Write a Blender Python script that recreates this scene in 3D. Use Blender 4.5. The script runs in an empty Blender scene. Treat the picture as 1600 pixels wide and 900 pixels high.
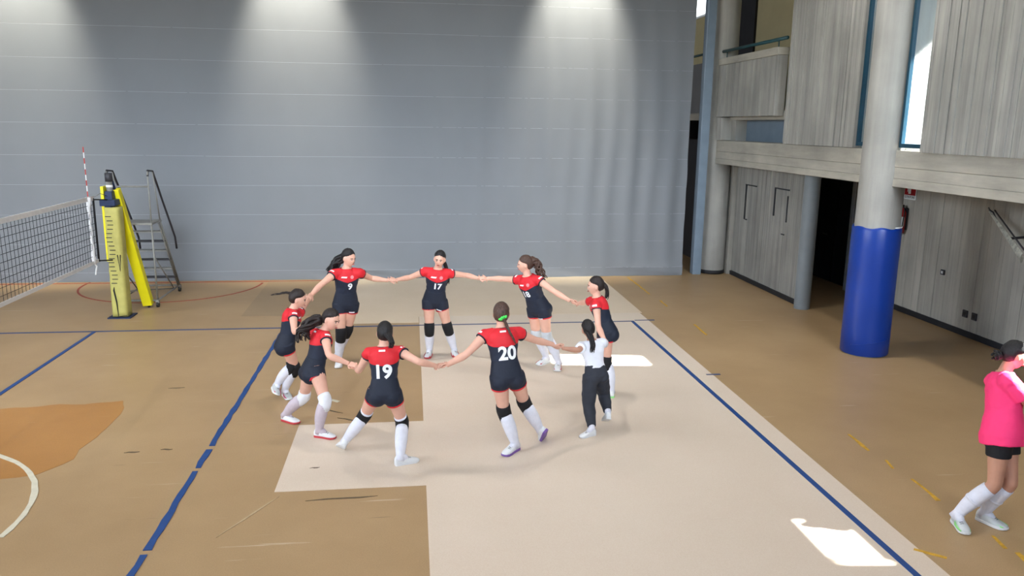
import bpy, bmesh, math, random
import numpy as np
from mathutils import Vector, Matrix, noise
from mathutils.bvhtree import BVHTree

scene = bpy.context.scene
COL = scene.collection
rnd = random.Random(7)

# ------------------------------------------------------------------ camera
cam_d = bpy.data.cameras.new('camera')
cam = bpy.data.objects.new('camera', cam_d)
COL.objects.link(cam)
cam_d.sensor_width = 36.0
cam_d.lens = 27.54
cam_d.clip_end = 200
RX = Vector((0.99201777, -0.12545896, 0.01268045))
RU = Vector((0.01329113, 0.20403173, 0.97887405))
RF = Vector((0.12539573, 0.97089191, -0.20407059))
CAMPOS = Vector((5.14961907, -13.0991615, 3.38740542))
m = Matrix.Identity(4)
for i in range(3):
    m[i][0], m[i][1], m[i][2], m[i][3] = RX[i], RU[i], -RF[i], CAMPOS[i]
cam.matrix_world = m
scene.camera = cam

# ------------------------------------------------------------------ world, sun, window light, exposure
scene.view_settings.view_transform = 'Standard'
scene.view_settings.look = 'None'
scene.view_settings.gamma = 1.0
scene.view_settings.use_curve_mapping = False
scene.view_settings.exposure = 0.04

world = bpy.data.worlds.new('world')
scene.world = world
world.use_nodes = True
wn = world.node_tree
sky = wn.nodes.new('ShaderNodeTexSky')
sky.sky_type = 'NISHITA'
sky.sun_disc = False
sky.sun_elevation = math.radians(42)
sky.sun_rotation = math.radians(95)
wn.links.new(sky.outputs[0], wn.nodes['Background'].inputs[0])
wn.nodes['Background'].inputs[1].default_value = 0.55

SUN_DIR = Vector((-1.0, 0.13, -0.90)).normalized()
sd = bpy.data.lights.new('sun', 'SUN')
sd.energy = 150.0
sd.angle = math.radians(1.4)
sd.color = (1.0, 0.95, 0.86)
sun = bpy.data.objects.new('sun', sd)
COL.objects.link(sun)
sun.rotation_euler = SUN_DIR.to_track_quat('-Z', 'Y').to_euler()

def area_light(name, loc, direction, sx, sy, power, color):
    d = bpy.data.lights.new(name, 'AREA')
    d.shape = 'RECTANGLE'; d.size = sx; d.size_y = sy; d.energy = power; d.color = color
    o = bpy.data.objects.new(name, d); COL.objects.link(o)
    o.location = loc
    o.rotation_euler = Vector(direction).to_track_quat('-Z', 'Y').to_euler()
    return o
# daylight entering through the big window bands behind the camera and on the left of the hall
db = area_light('daylight_back', (2.0, -17.6, 6.1), (0, 1, -0.23), 20, 3.0, 420, (0.86, 0.93, 1.0))
db.data.spread = math.radians(36)
dl = area_light('daylight_left', (-10.6, -9.5, 6.1), (1, 0.15, -0.32), 11, 2.6, 620, (0.88, 0.94, 1.0))
dl.data.spread = math.radians(95)
area_light('fill_far_half', (-9.6, 12.0, 6.0), (1, 0, -0.1), 12, 2.6, 900, (0.95, 0.97, 1.0))  # fill added beyond the curtain to brighten the balcony; no window there

# ------------------------------------------------------------------ materials
MATS = {}
def srgb(c):
    return tuple(((x / 255.0) / 12.92 if x / 255.0 <= 0.04045 else ((x / 255.0 + 0.055) / 1.055) ** 2.4) for x in c)
def mat(name, c, rough=0.6, var=0.12, scale=6.0, bump=0.0, bscale=40.0, metal=0.0, spec=0.4, stretch=(1, 1, 1)):
    if name in MATS: return MATS[name]
    mt = bpy.data.materials.new(name); mt.use_nodes = True
    nt = mt.node_tree; b = nt.nodes['Principled BSDF']
    b.inputs['Roughness'].default_value = rough
    b.inputs['Metallic'].default_value = metal
    b.inputs['Specular IOR Level'].default_value = spec
    lin = srgb(c)
    tc = nt.nodes.new('ShaderNodeTexCoord'); mp = nt.nodes.new('ShaderNodeMapping')
    mp.inputs['Scale'].default_value = stretch
    nt.links.new(tc.outputs['Object'], mp.inputs[0])
    nz = nt.nodes.new('ShaderNodeTexNoise'); nz.inputs['Scale'].default_value = scale; nz.inputs['Detail'].default_value = 6
    nt.links.new(mp.outputs[0], nz.inputs['Vector'])
    cr = nt.nodes.new('ShaderNodeValToRGB')
    cr.color_ramp.elements[0].position = 0.3; cr.color_ramp.elements[1].position = 0.7
    cr.color_ramp.elements[0].color = tuple(x * (1 - var) for x in lin) + (1,)
    cr.color_ramp.elements[1].color = tuple(min(1, x * (1 + var)) for x in lin) + (1,)
    nt.links.new(nz.outputs['Fac'], cr.inputs[0])
    nt.links.new(cr.outputs[0], b.inputs['Base Color'])
    if bump > 0:
        n2 = nt.nodes.new('ShaderNodeTexNoise'); n2.inputs['Scale'].default_value = bscale; n2.inputs['Detail'].default_value = 4
        nt.links.new(mp.outputs[0], n2.inputs['Vector'])
        bp = nt.nodes.new('ShaderNodeBump'); bp.inputs['Strength'].default_value = bump; bp.inputs['Distance'].default_value = 0.01
        nt.links.new(n2.outputs['Fac'], bp.inputs['Height']); nt.links.new(bp.outputs[0], b.inputs['Normal'])
    MATS[name] = mt
    return mt

def floor_mat(name, c, c2, rough, scuff):
    mt = bpy.data.materials.new(name); mt.use_nodes = True
    nt = mt.node_tree; b = nt.nodes['Principled BSDF']; N = nt.nodes.new; L = nt.links.new
    tc = N('ShaderNodeTexCoord')
    n1 = N('ShaderNodeTexNoise'); n1.inputs['Scale'].default_value = 0.55; n1.inputs['Detail'].default_value = 8; n1.inputs['Roughness'].default_value = 0.6
    L(tc.outputs['Object'], n1.inputs['Vector'])
    r1 = N('ShaderNodeValToRGB'); r1.color_ramp.elements[0].position = 0.35; r1.color_ramp.elements[1].position = 0.68
    r1.color_ramp.elements[0].color = srgb(c) + (1,); r1.color_ramp.elements[1].color = srgb(c2) + (1,)
    L(n1.outputs['Fac'], r1.inputs[0])
    n2 = N('ShaderNodeTexNoise'); n2.inputs['Scale'].default_value = 90; n2.inputs['Detail'].default_value = 2
    L(tc.outputs['Object'], n2.inputs['Vector'])
    m0 = N('ShaderNodeMixRGB'); m0.blend_type = 'OVERLAY'; m0.inputs[0].default_value = 0.16
    L(r1.outputs[0], m0.inputs[1]); L(n2.outputs['Fac'], m0.inputs[2])
    col = m0.outputs[0]
    # scuffs: long thin streaks in two directions, pale and dark
    for k, (rot, sc, thr, colr, amt) in enumerate(((0.5, (0.5, 9, 1), 0.70, (0.80, 0.72, 0.60, 1), 0.35 * scuff), (-0.25, (0.6, 14, 1), 0.735, (0.05, 0.04, 0.03, 1), 0.5 * scuff), (1.1, (0.4, 12, 1), 0.72, (0.75, 0.68, 0.55, 1), 0.3 * scuff))):
        mp = N('ShaderNodeMapping'); mp.inputs['Rotation'].default_value = (0, 0, rot); mp.inputs['Scale'].default_value = sc
        mp.inputs['Location'].default_value = (3.7 * k, 1.3 * k, 0)
        L(tc.outputs['Object'], mp.inputs[0])
        nz = N('ShaderNodeTexNoise'); nz.inputs['Scale'].default_value = 1.6; nz.inputs['Detail'].default_value = 3
        L(mp.outputs[0], nz.inputs['Vector'])
        rr = N('ShaderNodeValToRGB'); rr.color_ramp.elements[0].position = thr; rr.color_ramp.elements[1].position = thr + 0.035
        rr.color_ramp.elements[0].color = (0, 0, 0, 1); rr.color_ramp.elements[1].color = (amt, amt, amt, 1)
        L(nz.outputs['Fac'], rr.inputs[0])
        mx = N('ShaderNodeMixRGB'); L(rr.outputs[0], mx.inputs[0]); L(col, mx.inputs[1]); mx.inputs[2].default_value = colr
        col = mx.outputs[0]
    L(col, b.inputs['Base Color'])
    b.inputs['Roughness'].default_value = rough
    b.inputs['Specular IOR Level'].default_value = 0.35
    n3 = N('ShaderNodeTexNoise'); n3.inputs['Scale'].default_value = 2.5; L(tc.outputs['Object'], n3.inputs['Vector'])
    bp = N('ShaderNodeBump'); bp.inputs['Strength'].default_value = 0.06; bp.inputs['Distance'].default_value = 0.02
    L(n3.outputs['Fac'], bp.inputs['Height']); L(bp.outputs[0], b.inputs['Normal'])
    MATS[name] = mt
    return mt

def concrete_mat(name, c, streak, sx=(1, 1, 1), warm=None):
    mt = bpy.data.materials.new(name); mt.use_nodes = True
    nt = mt.node_tree; b = nt.nodes['Principled BSDF']; N = nt.nodes.new; L = nt.links.new
    tc = N('ShaderNodeTexCoord'); mp = N('ShaderNodeMapping'); mp.inputs['Scale'].default_value = sx
    L(tc.outputs['Object'], mp.inputs[0])
    n1 = N('ShaderNodeTexNoise'); n1.inputs['Scale'].default_value = 1.0; n1.inputs['Detail'].default_value = 8; n1.inputs['Roughness'].default_value = 0.65
    L(mp.outputs[0], n1.inputs['Vector'])
    r1 = N('ShaderNodeValToRGB'); r1.color_ramp.elements[0].position = 0.28; r1.color_ramp.elements[1].position = 0.72
    lin = srgb(c); w = srgb(warm) if warm else lin
    r1.color_ramp.elements[0].color = tuple(x * (1 - streak) for x in lin) + (1,)
    r1.color_ramp.elements[1].color = tuple(min(1, x * (1 + streak * 0.7)) for x in w) + (1,)
    L(n1.outputs['Fac'], r1.inputs[0])
    n2 = N('ShaderNodeTexNoise'); n2.inputs['Scale'].default_value = 1.3; n2.inputs['Detail'].default_value = 5
    L(tc.outputs['Object'], n2.inputs['Vector'])
    mx = N('ShaderNodeMixRGB'); mx.blend_type = 'OVERLAY'; mx.inputs[0].default_value = 0.35
    L(r1.outputs[0], mx.inputs[1]); L(n2.outputs['Fac'], mx.inputs[2])
    L(mx.outputs[0], b.inputs['Base Color'])
    b.inputs['Roughness'].default_value = 0.85
    n3 = N('ShaderNodeTexNoise'); n3.inputs['Scale'].default_value = 25; n3.inputs['Detail'].default_value = 5
    L(tc.outputs['Object'], n3.inputs['Vector'])
    bp = N('ShaderNodeBump'); bp.inputs['Strength'].default_value = 0.25; bp.inputs['Distance'].default_value = 0.01
    L(n3.outputs['Fac'], bp.inputs['Height']); L(bp.outputs[0], b.inputs['Normal'])
    MATS[name] = mt
    return mt

M_TAN = floor_mat('tan_floor', (163, 135, 98), (176, 148, 110), 0.42, 1.0)
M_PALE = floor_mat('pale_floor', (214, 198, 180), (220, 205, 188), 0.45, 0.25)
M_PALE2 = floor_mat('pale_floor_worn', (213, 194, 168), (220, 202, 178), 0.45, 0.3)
M_TAN2 = floor_mat('tan_floor_patch', (150, 126, 93), (162, 137, 103), 0.42, 1.0)
M_ORANGE = floor_mat('orange_floor_patch', (164, 116, 62), (178, 130, 74), 0.42, 0.6)
M_BLUE_LINE = mat('blue_line_paint', (24, 68, 130), 0.5, 0.12, 8)
M_NAVY_LINE = mat('navy_line_paint', (52, 70, 110), 0.5, 0.12, 8)
M_WHITE_LINE = mat('white_line_paint', (205, 200, 180), 0.6, 0.08, 12)
M_RED_LINE = mat('red_line_paint', (150, 62, 44), 0.6, 0.15, 8)
M_YEL_LINE = mat('yellow_line_paint', (205, 160, 50), 0.6, 0.2, 20)
M_SCR = mat('pale_scratch', (184, 162, 130), 0.6, 0.1, 12)
M_MARK = mat('dark_scuff', (98, 84, 66), 0.7, 0.2, 20)
M_CONC_V = concrete_mat('board_marked_concrete', (150, 150, 148), 0.28, (9, 9, 0.35), (156, 155, 149))
M_CONC_H = concrete_mat('beam_concrete', (164, 162, 154), 0.22, (1.2, 0.8, 5), (170, 166, 155))
M_CONC_R = concrete_mat('round_concrete', (160, 159, 154), 0.18, (6, 6, 0.4))
M_CONC_D = concrete_mat('recess_concrete', (168, 165, 157), 0.26, (7, 7, 0.35))
M_CREAM = mat('cream_wall_paint', (200, 190, 150), 0.8, 0.05, 2)
M_GREYW = mat('grey_wall_paint', (120, 122, 125), 0.8, 0.06, 2)
M_CEIL = mat('ceiling_paint', (150, 150, 148), 0.85, 0.05, 2)
M_STEEL_B = mat('blue_grey_steel_paint', (118, 134, 150), 0.45, 0.08, 4)
M_GREY_P = mat('grey_column_paint', (132, 140, 146), 0.5, 0.08, 4)
M_DARK = mat('dark_door_paint', (44, 46, 52), 0.5, 0.15, 3)
M_BLACKP = mat('black_plastic', (24, 25, 28), 0.5, 0.15, 10)
M_BASE = mat('black_rubber_base', (36, 37, 42), 0.6, 0.15, 5)
M_TEAL = mat('teal_frame_paint', (12, 60, 80), 0.4, 0.12, 5)
M_TEALD = mat('dark_teal_paint', (34, 72, 78), 0.4, 0.1, 5)
M_WHITEP = mat('white_paint', (222, 226, 228), 0.6, 0.04, 4)
M_OUTWALL = mat('outside_wall_paint', (140, 164, 186), 0.8, 0.06, 2)
M_CURT = mat('grey_curtain_fabric', (123, 127, 133), 0.9, 0.03, 0.8, 0.08, 160, spec=0.15)
M_SEAM = mat('curtain_seam', (150, 156, 162), 0.6, 0.05, 6)
M_FIN = mat('outside_fin_paint', (66, 92, 116), 0.8, 0.1, 2)
M_PAD_B = mat('blue_vinyl', (6, 54, 146), 0.33, 0.10, 2, 0.15, 3, spec=0.5)
M_PAD_Y = mat('yellow_pad_vinyl', (206, 200, 76), 0.5, 0.06, 6, 0.3, 22)
M_PAD_YL = mat('pale_yellow_cover', (180, 174, 98), 0.6, 0.08, 8, 0.4, 26)
M_YEL = mat('bright_yellow_vinyl', (226, 216, 24), 0.45, 0.05, 4)
M_STEEL = mat('galvanised_steel', (138, 138, 134), 0.45, 0.12, 12, metal=0.35)
M_STEELD = mat('dark_steel_tube', (52, 52, 58), 0.5, 0.15, 8)
M_NAVYP = mat('navy_bracket_paint', (26, 42, 78), 0.5, 0.12, 8)
M_NETW = mat('white_net_tape', (218, 220, 222), 0.7, 0.05, 10)
M_NETB = mat('black_net_cord', (28, 30, 36), 0.8, 0.1, 20)
M_REDA = mat('red_antenna', (178, 52, 44), 0.5, 0.08, 10)
M_REDX = mat('red_extinguisher', (150, 22, 24), 0.35, 0.08, 5)
M_REDS = mat('red_sign', (150, 20, 30), 0.5, 0.05, 5)
M_SKIN = mat('skin_light', (214, 166, 146), 0.55, 0.06, 12)
M_SKIN2 = mat('skin_darker', (186, 138, 116), 0.55, 0.06, 12)  # darker copy of skin_light; on J shade is put into the colour
M_LIPS = mat('lips', (176, 96, 92), 0.5, 0.06, 12)
M_EYEW = mat('eye_white', (225, 225, 225), 0.3, 0.02, 12)
M_EYED = mat('eye_iris', (40, 26, 20), 0.25, 0.1, 12)
M_RED = mat('red_jersey', (204, 30, 42), 0.65, 0.07, 9, 0.35, 30)
M_NAVY = mat('navy_jersey', (24, 33, 52), 0.7, 0.10, 9, 0.35, 30)
M_NAVYS = mat('navy_shorts', (22, 30, 47), 0.7, 0.10, 9, 0.35, 30)
M_NAVYT = mat('navy_trim', (20, 26, 42), 0.7, 0.1, 9)
M_TROUS = mat('charcoal_trousers', (46, 50, 60), 0.75, 0.1, 9, 0.4, 24)
M_TEE = mat('white_tee', (226, 230, 240), 0.75, 0.04, 9, 0.4, 24)
M_PINK = mat('pink_shirt', (240, 52, 116), 0.7, 0.05, 9, 0.4, 24)
M_KNEEB = mat('black_kneepad', (20, 21, 26), 0.8, 0.12, 20, 0.3, 50)
M_KNEEW = mat('white_kneepad', (226, 228, 234), 0.8, 0.05, 20, 0.3, 50)
M_KNEEG = mat('grey_kneepad', (186, 190, 194), 0.8, 0.06, 20, 0.3, 50)
M_SOCK = mat('white_sock', (222, 224, 236), 0.85, 0.05, 20, 0.4, 60)
M_SOCKG = mat('pale_lilac_sock', (198, 186, 196), 0.85, 0.05, 20, 0.4, 60)
M_SHOE = mat('white_shoe', (228, 231, 234), 0.5, 0.05, 14)
M_SHOEG = mat('grey_shoe', (196, 202, 204), 0.5, 0.08, 14)
M_SHOEGR = mat('green_shoe', (150, 226, 140), 0.5, 0.1, 14)
M_SHOEP = mat('pink_shoe', (196, 66, 108), 0.5, 0.15, 14)
M_SHOER = mat('red_shoe', (206, 54, 74), 0.5, 0.15, 14)
M_SOLE = mat('white_sole', (224, 226, 228), 0.6, 0.05, 14)
M_SOLEG = mat('grey_sole', (150, 158, 162), 0.6, 0.05, 14)
M_SOLEP = mat('purple_sole', (122, 88, 164), 0.5, 0.1, 14)
M_SOLER = mat('red_sole', (186, 60, 66), 0.5, 0.1, 14)
M_LACE = mat('dark_lace', (64, 66, 76), 0.7, 0.1, 14)
M_GREENS = mat('green_scrunchie', (76, 214, 92), 0.8, 0.1, 20)
M_YELT = mat('yellow_hair_tie', (206, 190, 96), 0.8, 0.1, 20)
M_REDT = mat('red_hair_tie', (200, 50, 66), 0.8, 0.1, 20)
M_BLKT = mat('black_hair_tie', (22, 22, 24), 0.8, 0.1, 20)
M_WPRINT = mat('white_print', (228, 230, 234), 0.7, 0.03, 14)
M_CREST = mat('pale_red_crest', (222, 130, 136), 0.7, 0.08, 40)
def hair_mat(name, c):
    return mat(name, c, 0.45, 0.45, 30, 0.6, 70, spec=0.35, stretch=(3, 3, 0.6))
M_HAIRD = hair_mat('dark_hair', (36, 28, 27))
M_HAIRB = hair_mat('brown_hair', (74, 54, 46))
M_HAIRK = hair_mat('black_hair', (24, 22, 24))
M_LEAF = mat('leaf_green', (96, 140, 50), 0.6, 0.2, 20)
M_POT = mat('clay_pot', (150, 120, 100), 0.8, 0.1, 10)
M_CHROME = mat('weathered_galvanised', (208, 210, 200), 0.4, 0.35, 18, metal=0.45)
gm = bpy.data.materials.new('window_glass'); gm.use_nodes = True
gt = gm.node_tree; gt.nodes.remove(gt.nodes['Principled BSDF'])
g1 = gt.nodes.new('ShaderNodeBsdfTransparent'); g1.inputs[0].default_value = (0.92, 0.97, 1.0, 1)
g2 = gt.nodes.new('ShaderNodeBsdfGlossy'); g2.inputs['Roughness'].default_value = 0.03
g3 = gt.nodes.new('ShaderNodeMixShader'); g3.inputs[0].default_value = 0.06
gt.links.new(g1.outputs[0], g3.inputs[1]); gt.links.new(g2.outputs[0], g3.inputs[2]); gt.links.new(g3.outputs[0], gt.nodes['Material Output'].inputs[0])
M_GLASS = gm
lm = bpy.data.materials.new('lit_lamp_lens'); lm.use_nodes = True
lb = lm.node_tree.nodes['Principled BSDF']
lb.inputs['Emission Color'].default_value = (1, 0.93, 0.78, 1); lb.inputs['Emission Strength'].default_value = 4.0
M_LENS = lm

# ------------------------------------------------------------------ mesh builder
ORG = {}
class MB:
    def __init__(s): s.v = []; s.f = []
    def add(s, vs, fs):
        o = len(s.v); s.v += [tuple(p) for p in vs]; s.f += [tuple(i + o for i in f) for f in fs]
    def box(s, lo, hi):
        x0, y0, z0 = lo; x1, y1, z1 = hi
        s.add([(x0, y0, z0), (x1, y0, z0), (x1, y1, z0), (x0, y1, z0), (x0, y0, z1), (x1, y0, z1), (x1, y1, z1), (x0, y1, z1)],
              [(0, 3, 2, 1), (4, 5, 6, 7), (0, 1, 5, 4), (1, 2, 6, 5), (2, 3, 7, 6), (3, 0, 4, 7)])
        return s
    def loft(s, rings, cap=True):
        n = len(rings[0]); o = len(s.v)
        for r in rings: s.v += [tuple(p) for p in r]
        for i in range(len(rings) - 1):
            for k in range(n):
                a = o + i * n + k; b = o + i * n + (k + 1) % n
                s.f.append((a, b, b + n, a + n))
        if cap:
            s.f.append(tuple(o + k for k in reversed(range(n))))
            e = o + (len(rings) - 1) * n
            s.f.append(tuple(e + k for k in range(n)))
        return s
    def tube(s, pts, radii, n=10, cap=True, flat=None):
        pts = [np.array(p, float) for p in pts]
        if not hasattr(radii, '__len__'): radii = [radii] * len(pts)
        rings = []; u = None
        for i, p in enumerate(pts):
            t = pts[min(i + 1, len(pts) - 1)] - pts[max(i - 1, 0)]
            t = t / (np.linalg.norm(t) + 1e-9)
            if u is None:
                a = np.array([0, 0, 1.0]) if abs(t[2]) < 0.9 else np.array([1.0, 0, 0])
                u = np.cross(a, t)
            else:
                u = u - t * (u @ t)
            u = u / np.linalg.norm(u); w = np.cross(t, u)
            r = radii[i]
            rings.append([p + r * (math.cos(2 * math.pi * k / n) * u + math.sin(2 * math.pi * k / n) * w) for k in range(n)])
        return s.loft(rings, cap)
    def cyl(s, c, r, z0, z1, n=32, r2=None):
        r2 = r if r2 is None else r2
        return s.loft([[(c[0] + r * math.cos(2 * math.pi * k / n), c[1] + r * math.sin(2 * math.pi * k / n), z0) for k in range(n)],
                       [(c[0] + r2 * math.cos(2 * math.pi * k / n), c[1] + r2 * math.sin(2 * math.pi * k / n), z1) for k in range(n)]])
    def sphere(s, c, r, nu=14, nv=9, M=None):
        r = np.array(r if hasattr(r, '__len__') else (r, r, r), float); c = np.array(c, float)
        rings = []
        for j in range(1, nv):
            th = math.pi * j / nv
            ring = []
            for k in range(nu):
                ph = 2 * math.pi * k / nu
                q = np.array([math.sin(th) * math.cos(ph), math.sin(th) * math.sin(ph), -math.cos(th)]) * r
                if M is not None: q = M @ q
                ring.append(c + q)
            rings.append(ring)
        return s.loft(rings)
    def prism(s, poly, z0, z1):
        n = len(poly); o = len(s.v)
        s.v += [(p[0], p[1], z0) for p in poly] + [(p[0], p[1], z1) for p in poly]
        s.f.append(tuple(o + k for k in reversed(range(n)))); s.f.append(tuple(o + n + k for k in range(n)))
        for k in range(n):
            s.f.append((o + k, o + (k + 1) % n, o + n + (k + 1) % n, o + n + k))
        return s
    def mesh(s, name, org=(0, 0, 0)):
        me = bpy.data.meshes.new(name)
        me.from_pydata([(p[0] - org[0], p[1] - org[1], p[2] - org[2]) for p in s.v], [], s.f)
        bm = bmesh.new(); bm.from_mesh(me)
        bmesh.ops.recalc_face_normals(bm, faces=bm.faces)
        bm.to_mesh(me); bm.free(); me.update()
        return me
    def build(s, name, material, parent=None, smooth=False, org=None):
        o_ = ORG.get(parent.name, (0, 0, 0)) if parent else (org or (0, 0, 0))
        return link_mesh(name, s.mesh(name, o_), material, parent, smooth, o_)

def link_mesh(name, me, material, parent=None, smooth=False, o_=(0, 0, 0)):
    ob = bpy.data.objects.new(name, me); COL.objects.link(ob)
    me.materials.clear(); me.materials.append(material)
    if smooth: me.polygons.foreach_set('use_smooth', [True] * len(me.polygons))
    if parent: ob.parent = parent
    else: ob.location = o_
    ORG[ob.name] = o_
    return ob
def bevel(ob, w=0.01, seg=2):
    md = ob.modifiers.new('bevel', 'BEVEL'); md.width = w; md.segments = seg; md.limit_method = 'ANGLE'
    return ob
def auto_smooth(ob, ang=40):
    me = ob.data
    bm = bmesh.new(); bm.from_mesh(me)
    for e in bm.edges:
        if len(e.link_faces) == 2: e.smooth = e.calc_face_angle(0) < math.radians(ang)
    for f in bm.faces: f.smooth = True
    bm.to_mesh(me); bm.free()
    return ob
def thing(name, loc, label, cat, group=None):
    o = bpy.data.objects.new(name, None); COL.objects.link(o); o.location = loc; o.empty_display_size = 0.2
    o['label'] = label; o['category'] = cat
    if group: o['group'] = group
    ORG[o.name] = tuple(loc)
    return o
def tag(o, label, cat, group=None):
    o['label'] = label; o['category'] = cat
    if group: o['group'] = group
    return o
def struct(o, label=None, cat=None):
    o['kind'] = 'structure'
    if label: o['label'] = label
    if cat: o['category'] = cat
    return o

# ------------------------------------------------------------------ floor and markings
CURT_Y = 4.2
floor = struct(MB().box((-10, -17, -0.2), (16.5, 20, 0)).build('floor', M_TAN), 'tan sports hall floor with pale sheet and painted court lines', 'floor')
def sheet(name, poly, z, material):
    return MB().prism(poly, -0.01, z).build(name, material, floor)
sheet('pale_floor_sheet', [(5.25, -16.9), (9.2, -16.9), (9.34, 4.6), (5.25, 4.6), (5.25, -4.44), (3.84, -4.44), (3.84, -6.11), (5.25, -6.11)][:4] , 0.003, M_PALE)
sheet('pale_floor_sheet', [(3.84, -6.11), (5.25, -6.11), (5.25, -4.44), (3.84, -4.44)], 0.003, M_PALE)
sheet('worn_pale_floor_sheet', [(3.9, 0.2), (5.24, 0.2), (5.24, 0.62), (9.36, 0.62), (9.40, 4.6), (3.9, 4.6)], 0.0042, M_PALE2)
sheet('tan_floor_sheet', [(2.12, 0.85), (3.9, 0.85), (3.9, 4.6), (2.05, 4.6)], 0.003, M_TAN2)
orange = [(-2.4, -3.62), (-0.6, -3.6), (0.27, -3.58), (0.9, -3.5), (1.6, -3.46), (1.68, -3.7), (1.72, -4.05), (1.71, -4.6), (1.69, -5.04), (1.63, -5.3), (1.5, -5.5), (1.2, -5.57), (0.8, -5.6), (0.0, -5.62), (-2.4, -5.7)]
def wobble(poly, amp, step=0.12):
    out = []
    for i in range(len(poly)):
        a = np.array(poly[i]); b = np.array(poly[(i + 1) % len(poly)]); n = max(1, int(np.linalg.norm(b - a) / step))
        for k in range(n):
            q = a + (b - a) * k / n
            out.append((q[0] + amp * noise.noise(Vector((q[0] * 4, q[1] * 4, 1.0))), q[1] + amp * noise.noise(Vector((q[0] * 4, q[1] * 4, 7.0)))))
    return out
sheet('worn_orange_patch', wobble(orange, 0.07), 0.0022, M_ORANGE)

def ribbon(name, path, width, material, z=0.0065, jitter=0.0, taper=False):
    mb = MB(); P = [np.array(q, float) for q in path]; pts = []
    for i in range(len(P) - 1):
        n = max(1, int(np.linalg.norm(P[i + 1] - P[i]) / 0.15))
        pts += [P[i] + (P[i + 1] - P[i]) * k / n for k in range(n)]
    pts.append(P[-1])
    L = []; Rr = []
    for i, q in enumerate(pts):
        t = pts[min(i + 1, len(pts) - 1)] - pts[max(0, i - 1)]; t = t / np.linalg.norm(t); nn = np.array([-t[1], t[0]])
        width_ = width * (0.12 + 0.88 * math.sin(math.pi * i / max(1, len(pts) - 1)) ** .7) if taper else width
        L.append(q + nn * (width_ / 2 + jitter * rnd.uniform(-1, 1))); Rr.append(q - nn * (width_ / 2 + jitter * rnd.uniform(-1, 1)))
    n = len(pts)
    for i in range(n - 1):
        mb.prism([L[i], Rr[i], Rr[i + 1], L[i + 1]], 0.0, z)
    return mb.build(name, material, floor)
ribbon('sideline', [(-6, 0), (9.0, 0)], 0.05, M_NAVY_LINE)
ribbon('end_line', [(9.0, 0.025), (9.0, -16)], 0.06, M_BLUE_LINE)
ribbon('centre_line', [(0, 0), (0, -4.0)], 0.055, M_BLUE_LINE)
for a, b in ((-0.35, -4.95), (-5.05, -5.5), (-5.58, -7.05), (-7.12, -8.32), (-8.4, -12)):
    ribbon('attack_line', [(3.0, a), (3.0, b)], 0.06, M_BLUE_LINE, jitter=0.009)
ribbon('line_tick', [(9.06, 0.06), (9.42, 0.06)], 0.04, M_NAVY_LINE)
ribbon('line_tick', [(9.2, -3.06), (9.4, -3.06)], 0.04, M_NAVY_LINE)
ribbon('basketball_circle', [(0.15 + 1.8 * math.cos(t), 3.9 + 1.8 * math.sin(t)) for t in np.linspace(math.radians(172), math.radians(360), 40)], 0.04, M_RED_LINE, z=0.0055)
ribbon('white_circle', [(0.0 + 1.76 * math.cos(t), -6.5 + 1.76 * math.sin(t)) for t in np.linspace(math.radians(-7), math.radians(60), 18)], 0.05, M_WHITE_LINE, z=0.006, jitter=0.006)
ribbon('white_line', [(1.72, -6.70), (1.2, -6.72), (-1.5, -6.74)], 0.05, M_WHITE_LINE, z=0.006, jitter=0.004)
ribbon('red_base_line', [(-6, 4.06), (4.0, 4.06)], 0.05, M_RED_LINE, z=0.0055)
for a, b in ((4.0, 2.2), (1.6, 1.1), (-0.3, -1.0), (-5.3, -5.75), (-6.0, -6.2), (-6.45, -6.9), (-7.55, -7.75), (-7.82, -8.3)):
    ribbon('yellow_line', [(10.03, a), (9.99, b)], 0.035, M_YEL_LINE, z=0.005, jitter=0.012)
ribbon('yellow_line', [(9.22, -7.68), (9.40, -7.84)], 0.03, M_YEL_LINE, z=0.005, jitter=0.008)
ribbon('yellow_line', [(9.42, -8.2), (9.6, -8.35)], 0.03, M_YEL_LINE, z=0.005, jitter=0.008)
for a, b in (((4.15, -6.32), (4.8, -6.28)), ((4.1, -5.62), (4.2, -5.6)), ((2.15, -5.05), (2.3, -5.03)), ((2.5, -5.0), (2.62, -5.0)), ((4.25, -4.25), (4.55, -4.4)), ((4.0, -3.9), (4.3, -4.1)), ((2.0, -3.0), (2.2, -2.98))):
    ribbon('dark_scuff', [a, ((a[0] * .7 + b[0] * .3), (a[1] * .7 + b[1] * .3) + .008), ((a[0] + b[0]) / 2, (a[1] + b[1]) / 2), ((a[0] * .25 + b[0] * .75), (a[1] * .25 + b[1] * .75) - .006), b], 0.022, M_MARK, z=0.0045, jitter=0.003, taper=True)
ribbon('pale_scratch', [(3.5, -6.9), (3.9, -6.2)], 0.02, M_SCR, z=0.004, jitter=0.003, taper=True)
ribbon('pale_scuff', [(4.12, -3.62), (4.22, -3.7)], 0.05, M_WHITE_LINE, z=0.004, jitter=0.006)

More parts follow.
